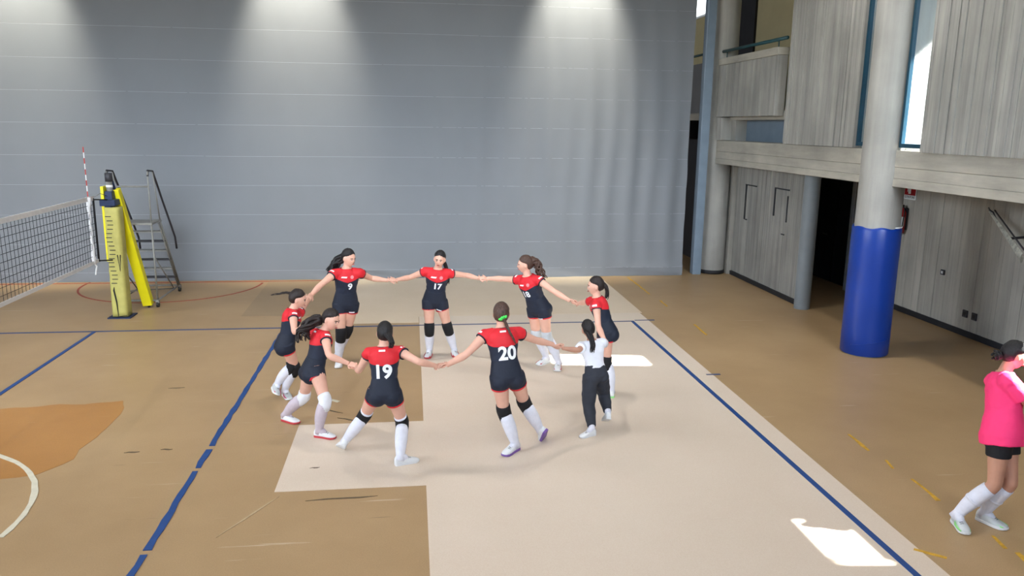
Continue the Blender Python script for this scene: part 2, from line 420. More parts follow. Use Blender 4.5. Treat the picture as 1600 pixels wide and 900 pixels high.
# ------------------------------------------------------------------ hall shell
CEIL = 8.7
struct(MB().box((-10.3, -17.3, CEIL), (12.5, 20.3, CEIL + 0.3)).box((12.5, 0.7, CEIL), (14.8, 20.3, CEIL + 0.3)).build('ceiling', M_CEIL))
struct(MB().box((12.35, -17, 6.9), (14.95, 0.7, 7.1)).build('sun_cut_overhang', M_OUTWALL))  # unseen overhang added to cut the sun streak short
w = MB()
w.box((-10.3, -17, 0), (-10, 20, 4.7)); w.box((-10.3, -17, 7.5), (-10, 20, CEIL))
w.box((-10.3, -17, 4.7), (-10, -15.2, 7.5)); w.box((-10.3, -3.8, 4.7), (-10, 20, 7.5))
struct(w.build('wall_left', M_GREYW))
w = MB()
w.box((-10.3, -17.3, 0), (14.6, -17, 4.5)); w.box((-10.3, -17.3, 7.7), (14.6, -17, CEIL))
w.box((-10.3, -17.3, 4.5), (-8.2, -17, 7.7)); w.box((12.1, -17.3, 4.5), (14.6, -17, 7.7))
struct(w.build('wall_back', M_GREYW))
struct(MB().box((-10.3, 20, 0), (16.5, 20.3, CEIL)).build('wall_far', M_GREYW))

def relief_panel(name, X, y0, y1, z0, z1, thick, material, step=0.07, amp=0.009, parent=None, back=True):
    """board-marked slab: every shuttering board is its own slightly proud or sunk strip"""
    mb = MB(); y = y0
    mb.box((X + 0.012, y0, z0), (X + thick, y1, z1))
    while y < y1 - 1e-4:
        yy = min(y1, y + step * rnd.uniform(0.6, 1.35))
        d = rnd.uniform(-amp, amp)
        mb.box((X + d, y + 0.0015, z0), (X + 0.02, yy - 0.0015, z1))
        y = yy
    return mb.build(name, material, parent)

# right-hand concrete wall: recess at floor level, beam, hanging slabs and slit windows above
RX0 = 14.35
w = relief_panel('wall_right', RX0, -17, 2.28, 0, 2.75, 0.25, M_CONC_D, 0.12, 0.004)
struct(w, 'board-marked concrete wall at the back of the recess behind the blue padded column', 'wall')
struct(MB().box((RX0 - 0.02, -16.9, 0.0), (RX0 + 0.01, 2.2, 0.10)).build('baseboard_right', M_BASE))
MB().box((RX0, 2.28, 2.3), (RX0 + 0.25, 4.4, 2.75)).build('lintel', M_CONC_D, w)
d1 = struct(MB().box((RX0 + 0.18, 2.30, 0), (RX0 + 0.24, 4.42, 2.32)).build('door_1', M_DARK), 'dark door deep in the recess beside the grey steel column', 'door')
MB().box((RX0 + 0.15, 3.2, 0.02), (RX0 + 0.19, 3.26, 2.28)).build('door_stile', M_BLACKP, d1)
MB().box((RX0 + 0.14, 2.55, 0.02), (RX0 + 0.19, 2.62, 2.28)).build('door_stile', M_BLACKP, d1)
MB().box((RX0 - 0.03, 2.27, 0), (RX0 + 0.2, 2.37, 2.3)).build('door_jamb', M_WHITEP, d1, False)
MB().tube([(RX0 + 0.12, 3.5, 1.05), (RX0 + 0.10, 3.62, 1.05)], 0.015).build('handle', M_STEEL, d1)
struct(MB().box((16.3, -17, 0), (16.5, 4.6, 2.72)).box((14.6, 4.4, 0), (16.5, 4.6, 2.72)).build('wall_sun_stop', M_GREYW))  # unseen walls added to stop sun leaking in behind the recess
struct(MB().box((12.62, 4.4, 0), (RX0 + 0.25, 4.6, 2.75)).build('wall_side', M_DARK))
struct(MB().box((12.56, -17, 2.7), (16.5, 4.4, 3.05)).build('trim_1', M_CONC_H), 'concrete terrace slab above the recess', 'slab')
struct(MB().box((12.57, -17, 3.05), (16.2, 4.3, 3.065)).build('trim_bounce_sheet', M_BASE), 'dark roofing sheet added on the terrace slab to cut bounced sun', 'covering')  # dark layer added so less sun bounces off the slab

beam = MB()
zz = [2.58, 2.70, 2.86, 3.10]
beam.box((12.05, -8.3, 2.58), (12.55, -7.42, 2.845))
for a, b, d in zip(zz[:-1], zz[1:], (0.0, 0.008, 0.003)):
    beam.box((12.05 + d, -7.42, a + 0.001), (12.55, 4.36, b - 0.001))
    beam.box((12.05 + d, -17, a + 0.001), (12.55, -8.3, b - 0.001))
struct(bevel(beam.build('trim_2', M_CONC_H), 0.006), 'long pale concrete beam running along the right wall above the doors', 'beam')
p1 = struct(relief_panel('wall_upper', 12.0, -1.40, 0.95, 3.105, CEIL, 0.34, M_CONC_V), 'board-marked hanging concrete slab between balcony and first slit window', 'wall')
p2 = struct(relief_panel('wall_upper', 12.0, -7.42, -3.08, 3.085, CEIL, 0.34, M_CONC_V), 'broad board-marked hanging concrete slab right of the padded column', 'wall')
p3 = struct(relief_panel('wall_upper', 12.0, -17.0, -8.3, 3.085, CEIL, 0.34, M_CONC_V), 'board-marked hanging concrete slab nearest the camera', 'wall')
struct(MB().box((12.09, -2.53, 3.1), (12.4, -1.86, CEIL)).build('wall_mullion', M_CONC_R))
struct(MB().box((12.16, -3.1, 3.09), (12.5, -1.38, 3.135)).build('trim_3', M_CONC_H))
def slit_window(name, y0, y1, z0, label, X=12.055, fw=0.05, z1=6.9):
    mb = MB()
    mb.box((X, y1 - fw, z0), (X + 0.06, y1, z1)); mb.box((X, y0, z0), (X + 0.06, y0 + fw, z1))
    mb.box((X, y0 + fw, z0), (X + 0.06, y1 - fw, z0 + 0.06)); mb.box((X, y0 + fw, z1 - 0.06), (X + 0.06, y1 - fw, z1))
    o = struct(bevel(mb.build(name, M_TEAL), 0.004), label, 'window')
    MB().box((X + 0.025, y0 + fw - 0.005, z0 + 0.055), (X + 0.033, y1 - fw + 0.005, z1 - 0.055)).build('pane', M_GLASS, o)
    return o
slit_window('window_1', -1.87, -1.405, 3.135, 'teal-framed slit window left of the padded column')
slit_window('window_2', -3.075, -2.52, 3.135, 'teal-framed slit window right of the padded column')
slit_window('window_3', -8.25, -7.42, 2.85, 'low teal-framed window beyond the right edge of the broad slab', fw=0.05, z1=3.45)
struct(MB().box((12.0, -8.3, 3.45), (12.34, -7.42, CEIL)).build('wall_upper', M_CONC_V))
struct(MB().box((12.03, -3.09, 6.9), (12.4, -1.40, CEIL)).build('wall_over_windows', M_CONC_R))
# outside: terrace parapet wall, added fin, pipe, plant
struct(MB().box((16.2, -17, 3.05), (16.45, 4.4, 4.35)).build('wall_terrace', M_OUTWALL), 'pale terrace parapet outside the slit windows', 'wall')
struct(MB().box((12.75, -2.05, 3.05), (12.95, -1.42, 5.0)).build('sun_block_fin', M_FIN))  # added to block the sun through window_1
pipe = MB(); pipe.tube([(14.4, -0.22, 3.05), (14.4, -0.22, 7.5)], 0.05); pipe.tube([(14.4, -0.8, 5.0), (14.4, 0.6, 5.0)], 0.025)
tag(pipe.build('downpipe', M_WHITEP, None, True), 'white outdoor downpipe seen through the slit window', 'pipe')
pr = thing('potted_plant', (13.5, -0.70, 3.05), 'small green plant outside the slit window right of the column', 'plant')
MB().cyl((13.5, -0.70), 0.07, 3.05, 3.2, 16, 0.09).build('pot', M_POT, pr, True)
lf = MB()
for k in range(16):
    a = rnd.uniform(0, 6.28); r = rnd.uniform(0.02, 0.10); z = 3.25 + rnd.uniform(0, 0.3)
    c = np.array([13.5 + r * math.cos(a), -0.70 + r * math.sin(a), z]); t = np.array([math.cos(a), math.sin(a), rnd.uniform(-.2, .6)]); s_ = np.array([-math.sin(a), math.cos(a), 0])
    lf.add([c, c + t * .04 + s_ * .022, c + t * .09, c + t * .04 - s_ * .022], [(0, 1, 2, 3)])
    lf.tube([(13.5, -0.70, 3.18), c], 0.003, 4)
lo = lf.build('foliage', M_LEAF, pr); lo['kind'] = 'stuff'

# round column with blue pad
cx, cy = 12.08, -2.17
col = struct(auto_smooth(MB().cyl((cx, cy), 0.315, 0, CEIL, 56).build('pillar', M_CONC_R)), 'round concrete column with blue padding standing in front of the right wall', 'column')
pad = thing('column_pad', (cx, cy, 0), 'glossy blue vinyl pad wrapped round the concrete column', 'pad')
rings = []
for z, r in ((0.012, 0.335), (0.03, 0.347), (0.3, 0.350), (0.34, 0.347), (0.9, 0.348), (1.6, 0.346), (1.93, 0.347), (1.965, 0.340), (1.965, 0.318)):
    rings.append([(cx + (r + (0.004 * noise.noise(Vector((k * .4, z * 3, 2))))) * math.cos(2 * math.pi * k / 64), cy + (r + (0.004 * noise.noise(Vector((k * .4, z * 3, 2))))) * math.sin(2 * math.pi * k / 64), z + (0.012 * math.sin(k * .6) if z > 1.9 else 0)) for k in range(64)])
MB().loft(rings, False).build('vinyl_wrap', M_PAD_B, pad, True)
fold = MB(); fold.tube([(cx + 0.352 * math.cos(a), cy + 0.352 * math.sin(a), 0.17 + 0.12 * (a - math.radians(205)) / math.radians(95)) for a in np.linspace(math.radians(205), math.radians(300), 20)], 0.008, 6)
fold.build('fold_crease', M_PAD_B, pad, True)
tp = MB(); tp.tube([(cx + 0.335 * math.cos(a), cy + 0.335 * math.sin(a), 1.975) for a in np.linspace(math.radians(285), math.radians(345), 12)], [0.006, 0.012, 0.014, 0.014, 0.013, 0.014, 0.014, 0.014, 0.013, 0.014, 0.012, 0.006], 6)
tp.build('tape', M_WHITEP, pad, True)

# far round pillar, steel post, grey steel column
pl_ = struct(auto_smooth(MB().cyl((12.215, 4.56), 0.287, 0, CEIL, 48).build('pillar', M_CONC_R)), 'round concrete pillar beside the curtain end', 'column')
MB().cyl((12.215, 4.56), 0.295, 0, 0.09, 48).build('base_band', M_BASE, pl_, True)
struct(bevel(MB().box((11.66, 4.28, 0), (11.86, 4.48, CEIL)).build('pillar', M_STEEL_B), 0.012), 'blue-grey square steel post between curtain edge and round pillar', 'column')
struct(auto_smooth(MB().cyl((12.56, 0.76), 0.145, 0, 2.6, 40).build('pillar', M_GREY_P)), 'grey painted steel column at the end of the concrete doors', 'column')

# concrete sliding doors
def slab_door(y0, y1, label, grooves):
    o = struct(relief_panel('door_2', 12.6, y0 + 0.006, y1 - 0.006, 0.095, 2.62, 0.16, M_CONC_V, 0.09, 0.004), label, 'door')
    for a, b in grooves:
        lo = [12.585, min(a[0], b[0]) - 0.012, min(a[1], b[1]) - 0.012]; hi = [12.60, max(a[0], b[0]) + 0.012, max(a[1], b[1]) + 0.012]
        MB().box(lo, hi).build('groove_shade_strip', M_DARK, o)  # raised dark strip; the groove's shade is put into its colour
    return o
slab_door(1.0, 2.785, 'board-marked concrete door leaf next to the grey steel column', [((2.30, 2.18), (1.72, 2.18)), ((2.31, 2.18), (2.33, 1.62)), ((1.74, 2.05), (1.75, 1.55)), ((1.9, 1.28), (1.8, 1.28))])
slab_door(2.785, 4.36, 'board-marked concrete door leaf next to the round pillar', [((3.77, 2.14), (3.22, 2.14)), ((3.76, 2.14), (3.72, 1.38)), ((3.7, 1.37), (3.62, 1.37))])
struct(MB().box((12.57, 0.9, 0), (12.66, 4.35, 0.09)).build('baseboard_doors', M_BASE))

# balcony
bal = struct(relief_panel('wall_balcony', 12.0, 1.42, 4.33, 3.62, 4.73, 0.2, M_CONC_V, 0.10, 0.005), 'board-marked concrete balcony parapet beside the round pillar', 'parapet')
bevel(MB().box((11.985, 1.42, 4.735), (12.22, 4.33, 4.88)).build('coping', M_CONC_H, bal), 0.008)
struct(MB().box((12.2, 0.95, 3.55), (14.6, 20, 3.72)).build('floor_balcony', M_CONC_H))
hr = thing('handrail', (12.08, 2.8, 4.88), 'dark teal handrail on top of the concrete balcony parapet', 'handrail')
MB().tube([(12.08, 4.32, 5.04), (12.08, 1.26, 5.03)], 0.034, 12).build('rail', M_TEALD, hr, True)
for y in (4.1, 1.6): MB().tube([(12.08, y, 4.88), (12.08, y, 5.02)], 0.012, 8).build('post', M_TEALD, hr, True)
struct(MB().box((14.4, 0.95, 3.7), (14.6, 20, CEIL)).build('wall_balcony_rear', M_CREAM))
struct(MB().box((12.34, 0.7, 3.7), (14.6, 0.95, CEIL)).build('wall_balcony_side', M_CREAM))
struct(MB().box((14.34, 7.95, 3.72), (14.42, 10.2, 8.6)).build('dark_panel', M_DARK), 'dark upright panel on the balcony behind the parapet', 'door')  # plain dark upright box against the rear wall
struct(MB().box((12.5, 1.0, 3.09), (12.56, 3.75, 3.56)).build('wall_strip', M_STEEL_B), 'blue-grey recessed strip under the balcony parapet', 'wall')
tag(bevel(MB().box((12.0, 3.98, 3.105), (12.25, 4.22, 3.6)).build('support_block', M_CONC_R), 0.006), 'pale block under the balcony parapet end, on the beam', 'block')
struct(MB().box((12.5, 4.3, 0), (12.7, 4.9, 2.7)).build('wall_stub', M_CONC_D))
struct(MB().box((12.25, 3.75, 3.09), (12.6, 4.33, 3.62)).build('wall_stub', M_CONC_R))
# part of the hall beyond the curtain
wr = struct(MB().box((12.45, 4.86, 0), (12.7, 20, 3.55)).build('wall_right_far', M_DARK))
struct(MB().box((12.4, 4.86, 3.72), (12.6, 20, 4.95)).build('parapet_far', M_GREYW), 'grey parapet beyond the curtain', 'parapet')
hb = thing('handrail', (12.45, 9, 4.95), 'dark handrail glimpsed through the gap at the curtain edge', 'handrail')
MB().tube([(12.45, 5.0, 5.17), (12.45, 19, 5.17)], 0.028, 10).build('rail', M_TEALD, hb, True)
for y in (6.0, 9.0, 12.0, 15.0): MB().tube([(12.45, y, 4.95), (12.45, y, 5.16)], 0.012, 8).build('post', M_TEALD, hb, True)
sb = thing('control_box', (12.4, 6.9, 3.1), 'black box mounted on the wall behind the curtain edge', 'box')
bevel(MB().box((12.2, 6.6, 3.1), (12.45, 7.3, 3.6)).build('housing', M_BLACKP, sb), 0.01)
MB().box((12.16, 6.6, 3.15), (12.20, 7.3, 3.19)).build('shelf_strip', M_WHITEP, sb)
wx = struct(MB().box((14.36, 10.9, 6.8), (14.41, 13.2, 8.3)).build('window_4', M_WHITEP), 'bright high window on the balcony beyond the curtain', 'window')
wp = bpy.data.materials.new('glowing_pane'); wp.use_nodes = True
wb = wp.node_tree.nodes['Principled BSDF']; wb.inputs['Base Color'].default_value = (0.8, 0.85, 0.9, 1)
wb.inputs['Emission Color'].default_value = (0.92, 0.97, 1, 1); wb.inputs['Emission Strength'].default_value = 2.5  # pane glows by itself in place of daylight; solid wall behind
MB().box((14.34, 10.98, 6.88), (14.37, 13.12, 8.22)).build('pane', wp, wx)

# ------------------------------------------------------------------ divider curtain
XL, XR = -10.0, 11.36
seams = [0.0, 0.205, 0.815, 1.435, 2.055, 2.665, 3.31, 3.95, 4.595, 5.225, 5.85, 6.47, 7.1, 7.72, 8.3]
cur = thing('divider_curtain', (0, CURT_Y, 0), 'huge grey fabric divider curtain with horizontal seams across the hall', 'curtain')
def curt_y(x, z):
    e = max(0.0, 1 - (XR - x) / 6.5)                       # folds grow towards the free right edge
    mid = math.exp(-((z - 2.2) / 1.9) ** 2)
    f = e * (0.030 * math.sin(x * 13 + 0.7 * math.sin(z * 1.3)) + 0.022 * math.sin(x * 7.3 + z * 0.5)) * (0.15 + mid)
    f += 0.016 * noise.noise(Vector((x * 1.1, z * 0.15, 3.0))) + 0.006 * noise.noise(Vector((x * 3.4 + z * 0.6, z * 0.2, 9.0)))
    if z < 0.21: f += -0.11 * max(0, noise.noise(Vector((x * 0.55 + z * 3.0, z * 2, 5.0)))) * (1 if x > 3 else .3)
    return CURT_Y + f
for i in range(len(seams) - 1):
    z0, z1 = seams[i], seams[i + 1]
    nx = int((XR - XL) / 0.06); nz = 6
    mb = MB(); vs = []; fs = []
    for j in range(nz + 1):
        t = j / nz; z = z0 + (z1 - z0) * t
        puff = -0.0006 * (4 * t * (1 - t))
        for k in range(nx + 1):
            x = XL + (XR - XL) * k / nx
            zz_ = z + 0.012 * (noise.noise(Vector((x * 0.4, 0.3, i * 1.7))) * (1 - t) * (i > 0) + noise.noise(Vector((x * 0.4, 0.3, (i + 1) * 1.7))) * t)
            xe = x + (0.03 * noise.noise(Vector((0, z * 1.5, 4.0))) + 0.013 * z * 0 if k == nx else 0)
            vs.append((xe, curt_y(x, z) + puff, max(0.004, zz_)))
    for j in range(nz):
        for k in range(nx):
            a = j * (nx + 1) + k; fs.append((a, a + 1, a + nx + 2, a + nx + 1))
    mb.add(vs, fs)
    o = mb.build('curtain_panel', M_CURT, cur, True)
    md = o.modifiers.new('thickness', 'SOLIDIFY'); md.thickness = 0.004; md.offset = 1; md.use_rim = False
    if i > 0:
        sm = MB(); sm.tube([(x, curt_y(x, z0) + 0.0030, z0 + 0.012 * noise.noise(Vector((x * 0.4, 0.3, i * 1.7)))) for x in np.arange(XL, XR + 0.01, 0.12)], 0.0045, 5)
        sm.build('seam', M_SEAM, cur, True)

# ------------------------------------------------------------------ ceiling lamps
def lamp(x, y, half, power, label, grp, color=(1, 0.93, 0.76), z=7.95, blend=0.75, tilt=0):
    t = thing('ceiling_lamp', (x, y, CEIL), label, 'lamp', grp)
    MB().cyl((x, y), 0.015, z + 0.3, CEIL, 8).build('rod', M_STEELD, t)
    sh = MB().cyl((x, y), 0.24, z + 0.02, z + 0.14, 28, 0.10); sh.cyl((x, y), 0.10, z + 0.14, z + 0.32, 20)
    sh.build('shade', M_STEEL, t)
    MB().cyl((x, y), 0.20, z + 0.012, z + 0.02, 24).build('lens', M_LENS, t)
    d = bpy.data.lights.new('lamp_light', 'SPOT'); d.energy = power; d.spot_size = 2 * math.radians(half); d.spot_blend = blend
    d.shadow_soft_size = 0.18; d.color = color
    lo_ = bpy.data.objects.new('lamp_light', d); COL.objects.link(lo_); lo_.parent = t
    lo_.location = (0, 0.02 if tilt else 0, z - CEIL - 0.01); lo_.rotation_euler = (math.radians(tilt), 0, 0)
for x in (-8.1, -2.5, 2.85, 8.75):
    lamp(x, 3.25, 27, 2700, 'ceiling lamp hanging close to the grey curtain', 'ceiling lamps along the curtain', tilt=24)
for y in (-2.6, -8.4, -14.0):
    for x in (-5.3, 0.2, 5.7, 10.6):
        lamp(x, y, 62, 680 if y > -5 else 330, 'ceiling lamp hanging over the court', 'ceiling lamps over the court', color=(1, 0.97, 0.93), z=8.0, blend=0.5)

# ------------------------------------------------------------------ things on the right wall
ex = thing('fire_extinguisher', (14.22, 0.50, 1.49), 'red fire extinguisher hanging on the recess wall behind the padded column', 'fire extinguisher')
c = (14.24, 0.50)
rr = [(1.49, 0.055), (1.50, 0.075), (1.86, 0.078), (1.91, 0.06), (1.95, 0.03), (1.97, 0.025)]
MB().loft([[(c[0] + r * math.cos(2 * math.pi * k / 24), c[1] + r * math.sin(2 * math.pi * k / 24), z) for k in range(24)] for z, r in rr]).build('cylinder_body', M_REDX, ex, True)
MB().loft([[(c[0] + 0.0795 * math.cos(a), c[1] + 0.0795 * math.sin(a), z) for a in np.linspace(math.radians(170), math.radians(280), 12)] for z in (1.62, 1.80)], False).build('paper_label', M_WHITEP, ex, True)
vb = MB(); vb.cyl(c, 0.03, 1.965, 2.0, 12); vb.box((c[0] - 0.10, c[1] - 0.012, 2.0), (c[0] + 0.03, c[1] + 0.012, 2.02)); vb.box((c[0] - 0.09, c[1] - 0.012, 1.955), (c[0] + 0.02, c[1] + 0.012, 1.97))
vb.build('valve_lever', M_BLACKP, ex)
MB().tube([(c[0], c[1], 1.985), (c[0] - 0.02, c[1] - 0.10, 1.96), (c[0] - 0.03, c[1] - 0.12, 1.85), (c[0] - 0.03, c[1] - 0.10, 1.62)], 0.011, 8).build('hose', M_BLACKP, ex, True)
MB().box((14.31, 0.46, 1.55), (14.345, 0.54, 1.95)).build('wall_bracket', M_STEELD, ex)
sg = thing('extinguisher_sign', (14.34, 0.46, 2.1), 'small red and white fire extinguisher sign above the extinguisher', 'sign')
MB().box((14.325, 0.27, 2.12), (14.34, 0.62, 2.44)).build('sign_plate', M_WHITEP, sg)
MB().box((14.321, 0.285, 2.20), (14.326, 0.605, 2.425)).build('red_field', M_REDS, sg)
pc = MB(); pc.box((14.317, 0.42, 2.225), (14.322, 0.49, 2.36)); pc.box((14.317, 0.435, 2.36), (14.322, 0.475, 2.385)); pc.box((14.317, 0.40, 2.385), (14.322, 0.50, 2.395)); pc.box((14.317, 0.505, 2.26), (14.322, 0.52, 2.385))
pc.build('pictogram', M_WHITEP, sg)
def text_mesh(body, size, bold=0.0):
    cu = bpy.data.curves.new('text', 'FONT'); cu.body = body; cu.size = size; cu.align_x = 'CENTER'; cu.align_y = 'CENTER'; cu.offset = bold
    cu.resolution_u = 4
    o = bpy.data.objects.new('text', cu); COL.objects.link(o)
    bpy.context.view_layer.update()
    dg = bpy.context.evaluated_depsgraph_get()
    me = bpy.data.meshes.new_from_object(o.evaluated_get(dg)); bpy.data.objects.remove(o); bpy.data.curves.remove(cu)
    return me
tm = text_mesh('ESTINTORE', 0.058, 0.0008)
tm.transform(Matrix(((0, 0, -1, -0.017), (-1, 0, 0, -0.015), (0, 1, 0, 0.062), (0, 0, 0, 1))))
link_mesh('sign_text', tm, M_LACE, sg, False, (14.34, 0.46, 2.1))
def plate(name, y, z, wy, hz, label, cat):
    t = thing(name, (RX0, y, z), label, cat)
    bevel(MB().box((RX0 - 0.03, y - wy, z - hz), (RX0 - 0.004, y + wy, z + hz)).build('cover', M_STEELD, t), 0.004)
    MB().box((RX0 - 0.034, y - wy * .5, z - hz * .5), (RX0 - 0.028, y + wy * .5, z + hz * .5)).build('insert', M_WHITEP if name == 'wall_switch' else M_BLACKP, t)
plate('wall_switch', -0.70, 0.96, 0.045, 0.045, 'small switch plate halfway up the recess wall', 'switch')
plate('wall_outlet', -1.38, 0.38, 0.055, 0.06, 'outlet box low on the recess wall, the one nearer the column', 'outlet')
plate('wall_outlet', -1.60, 0.38, 0.055, 0.06, 'outlet box low on the recess wall, the one farther from the column', 'outlet')
br = thing('bracket_arm', (14.3, -1.9, 2.1), 'weathered galvanised steel arm slanting down along the recess wall', 'bracket')
ar = MB()
A0 = np.array([14.05, -1.98, 2.16]); A1 = np.array([13.75, -3.10, 1.62])
for s_, wd in ((0, 0.05),):
    rings = []
    for t, hw in ((0, 0.02), (0.15, 0.03), (0.5, 0.05), (1, 0.075)):
        q = A0 + (A1 - A0) * t
        rings.append([q + np.array([0, 0, hw]), q + np.array([-0.02, -0.0, 0.3 * hw]), q + np.array([-0.02, 0, -0.3 * hw]), q + np.array([0, 0, -hw]), q + np.array([0.02, 0, -0.3 * hw]), q + np.array([0.02, 0, 0.3 * hw])])
    ar.loft(rings)
ar.build('arm', M_CHROME, br)
MB().tube([A0 + np.array([0.25, 0.35, 0.02]), A0 + np.array([0.0, 0.0, 0.02]), A0 + np.array([-0.02, -0.1, 0.0]), A0 + np.array([-0.02, -0.2, -0.12])], 0.012, 8).build('hook_rod', M_STEELD, br, True)
MB().tube([A0 + np.array([0.0, -0.1, 0.03]), A1 + np.array([0.0, -0.02, 0.12])], 0.012, 8).build('brace_rod', M_STEELD, br, True)
MB().tube([A0 + (A1 - A0) * .6, np.array([RX0 - 0.012, -2.62, 1.86])], 0.02, 8).build('wall_stay', M_STEELD, br, True)

# ------------------------------------------------------------------ volleyball net, post and pads
NT, NB = 2.13, 1.10
net = thing('volleyball_net', (0, -4.4, 0), 'black volleyball net with white tapes strung left of the yellow padded post', 'net')
Y0, Y1 = 0.42, -9.3
def sag(y): return 0.02 * math.sin(math.pi * (y - Y1) / (Y0 - Y1))
mesh_ = MB()
for k in range(11):
    z = NB + (NT - NB) * k / 10
    pts = [(0, y, z - sag(y)) for y in np.linspace(Y0, Y1, 14)]
    mesh_.tube(pts, 0.0035, 4)
y = Y0
while y > Y1:
    mesh_.tube([(0, y, NB - sag(y)), (0.004, y, 1.6 - sag(y)), (0, y, NT - sag(y))], 0.0035, 4); y -= 0.1
o = mesh_.build('net_mesh', M_NETB, net); o['kind'] = 'stuff'
for nm, z, h in (('top_tape', NT, 0.035), ('bottom_tape', NB, 0.028)):
    tb = MB(); rings = []
    for y in np.linspace(Y0 + 0.05, Y1, 16):
        rings.append([(-0.006, y, z - h - sag(y)), (0.006, y, z - h - sag(y)), (0.006, y, z + h - sag(y)), (-0.006, y, z + h - sag(y))])
    tb.loft(rings).build(nm, M_NETW, net)
sbm = MB(); sbm.tube([(0.0, 0.235 + 0.02 * math.sin(k * 2.1), z) for k, z in enumerate(np.linspace(NT + 0.03, NB - 0.02, 14))], [0.045, 0.04, 0.03, 0.022, 0.02, 0.018, 0.02, 0.018, 0.02, 0.02, 0.024, 0.03, 0.036, 0.03], 8)
sbm.build('side_band', M_NETW, net, True)
MB().tube([(0, 0.24, NB), (0.02, 0.28, NB - 0.07), (0.02, 0.24, NB - 0.12), (0.03, 0.18, NB - 0.19)], 0.012, 6).build('loose_tie', M_NETW, net, True)
MB().tube([(0, Y0 + 0.02, NT + 0.0), (0, Y0 + 0.02, NB - 0.02)], 0.017, 8).build('end_rod', M_NETB, net, True)
for z, z2 in ((NT - 0.02, 2.06), (NB + 0.0, 1.03)):
    MB().tube([(0, Y0, z), (0.05, 0.9, z2)], 0.012, 6).build('tension_rope', M_NETB, net, True)
MB().tube([(0, Y0, NT), (0.0, 0.75, NT + .05), (0.05, 0.95, NT - .02)], 0.005, 6).build('cable', M_STEEL, net, True)
an = thing('net_antenna', (0.0, 0.24, NB), 'red and white striped antenna sticking up from the net edge', 'antenna')
for k in range(9):
    z0 = NT + 0.04 + k * 0.0875
    MB().cyl((0, 0.24), 0.008, z0, z0 + 0.0875, 8).build('stripe', M_REDA if k % 2 == 0 else M_NETW, an)
MB().cyl((0, 0.24), 0.008, NB, NT + 0.04, 8).build('rod', M_NETW, an)

def net_post(px, py, label, pads=True):
    t = thing('net_post', (px, py, 0), label, 'post')
    pb = MB(); pb.cyl((px, py), 0.05, 0.0, 2.36, 20); pb.build('upright', M_STEEL, t, True)
    MB().cyl((px, py), 0.06, 2.36, 2.50, 16).build('pulley_cap', M_STEELD, t, True)
    MB().cyl((px, py), 0.053, 2.26, 2.30, 16).build('collar', M_WHITEP, t, True)
    b_ = MB(); b_.box((px - 0.13, py - 0.16, 1.955), (px + 0.12, py + 0.10, 2.06)); b_.box((px - 0.06, py - 0.09, 2.0), (px + 0.06, py + 0.09, 2.2)); b_.box((px - 0.07, py - 0.12, 1.9), (px + 0.04, py + 0.05, 1.96))
    bevel(b_.build('winch_bracket', M_NAVYP, t), 0.01)
    MB().box((px - 0.17, py - 0.17, 0.0), (px + 0.21, py + 0.20, 0.02)).build('base_plate', M_NAVYP, t)
    # padded sleeve
    rings = []
    for z in np.linspace(0.03, 1.93, 20):
        wd = 0.138 - 0.016 * (z / 1.93) + 0.004 * noise.noise(Vector((z * 6, 1, 1))); dp = 0.14
        ring = []
        for k in range(24):
            a = 2 * math.pi * k / 24; cc, ss = math.cos(a), math.sin(a)
            ring.append((px + 0.03 + 0.01 * (z / 1.93 - 0.5) + wd * math.copysign(abs(cc) ** 0.45, cc) + 0.006 * noise.noise(Vector((z * 9, k * .5, 3))), py + dp * math.copysign(abs(ss) ** 0.45, ss), z))
        rings.append(ring)
    MB().loft(rings).build('pad_sleeve', M_PAD_YL, t, True)
    MB().box((px - 0.115, py - 0.10, 1.0), (px - 0.07, py + 0.13, 2.28)).build('back_pad', M_YEL, t)
    for k in range(17):
        z = 0.62 + k * 0.072
        MB().box((px - 0.055 + 0.02 * math.sin(k), py - 0.149, z), (px + 0.035 + 0.02 * math.sin(k), py - 0.138, z + 0.012)).build('lacing', M_BASE, t)
    MB().tube([(px + 0.01, py - 0.147, 0.045), (px + 0.0, py - 0.149, 0.3), (px - 0.03, py - 0.147, 0.5), (px - 0.02, py - 0.147, 0.56)], [0.006, 0.012, 0.014, 0.004], 6).build('open_seam', M_BLACKP, t, True)
    MB().tube([(px + 0.08, py - 0.146, 1.12), (px + 0.105, py - 0.147, 0.84), (px + 0.128, py - 0.146, 1.12)], 0.008, 6).build('strap_mark', M_BLACKP, t, True)
    MB().tube([(px - 0.145, py - 0.147, 0.035), (px - 0.02, py - 0.147, 0.03), (px + 0.15, py - 0.146, 0.05)], 0.006, 6).build('hem_edge', M_BLACKP, t, True)
    return t
net_post(0.06, 1.02, 'net post wrapped in a pale yellow padded sleeve beside the referee stand')
# slanted brace with its own pad
brc = thing('post_brace', (0.30, 1.72, 0), 'bright yellow padded brace slanting from the net post to the floor', 'brace')
a0 = np.array([0.10, 1.12, 2.22]); a1 = np.array([0.31, 1.70, 0.06])
t_ = (a1 - a0) / np.linalg.norm(a1 - a0); sx_ = np.array([1, 0, 0]) - t_ * t_[0]; sx_ /= np.linalg.norm(sx_); sy_ = np.cross(t_, sx_)
rings = [[q + sx_ * w_ * 0.085 + sy_ * h_ * 0.07 for w_, h_ in ((-1, -1), (1, -1), (1, 1), (-1, 1))] for q in (a0, a0 + (a1 - a0) * .5, a1)]
bevel(MB().loft(rings).build('brace_pad', M_YEL, brc), 0.012)
MB().tube([a0 - t_ * 0.25, a1 + t_ * 0.05], 0.025, 10).build('brace_tube', M_NAVYP, brc, True)

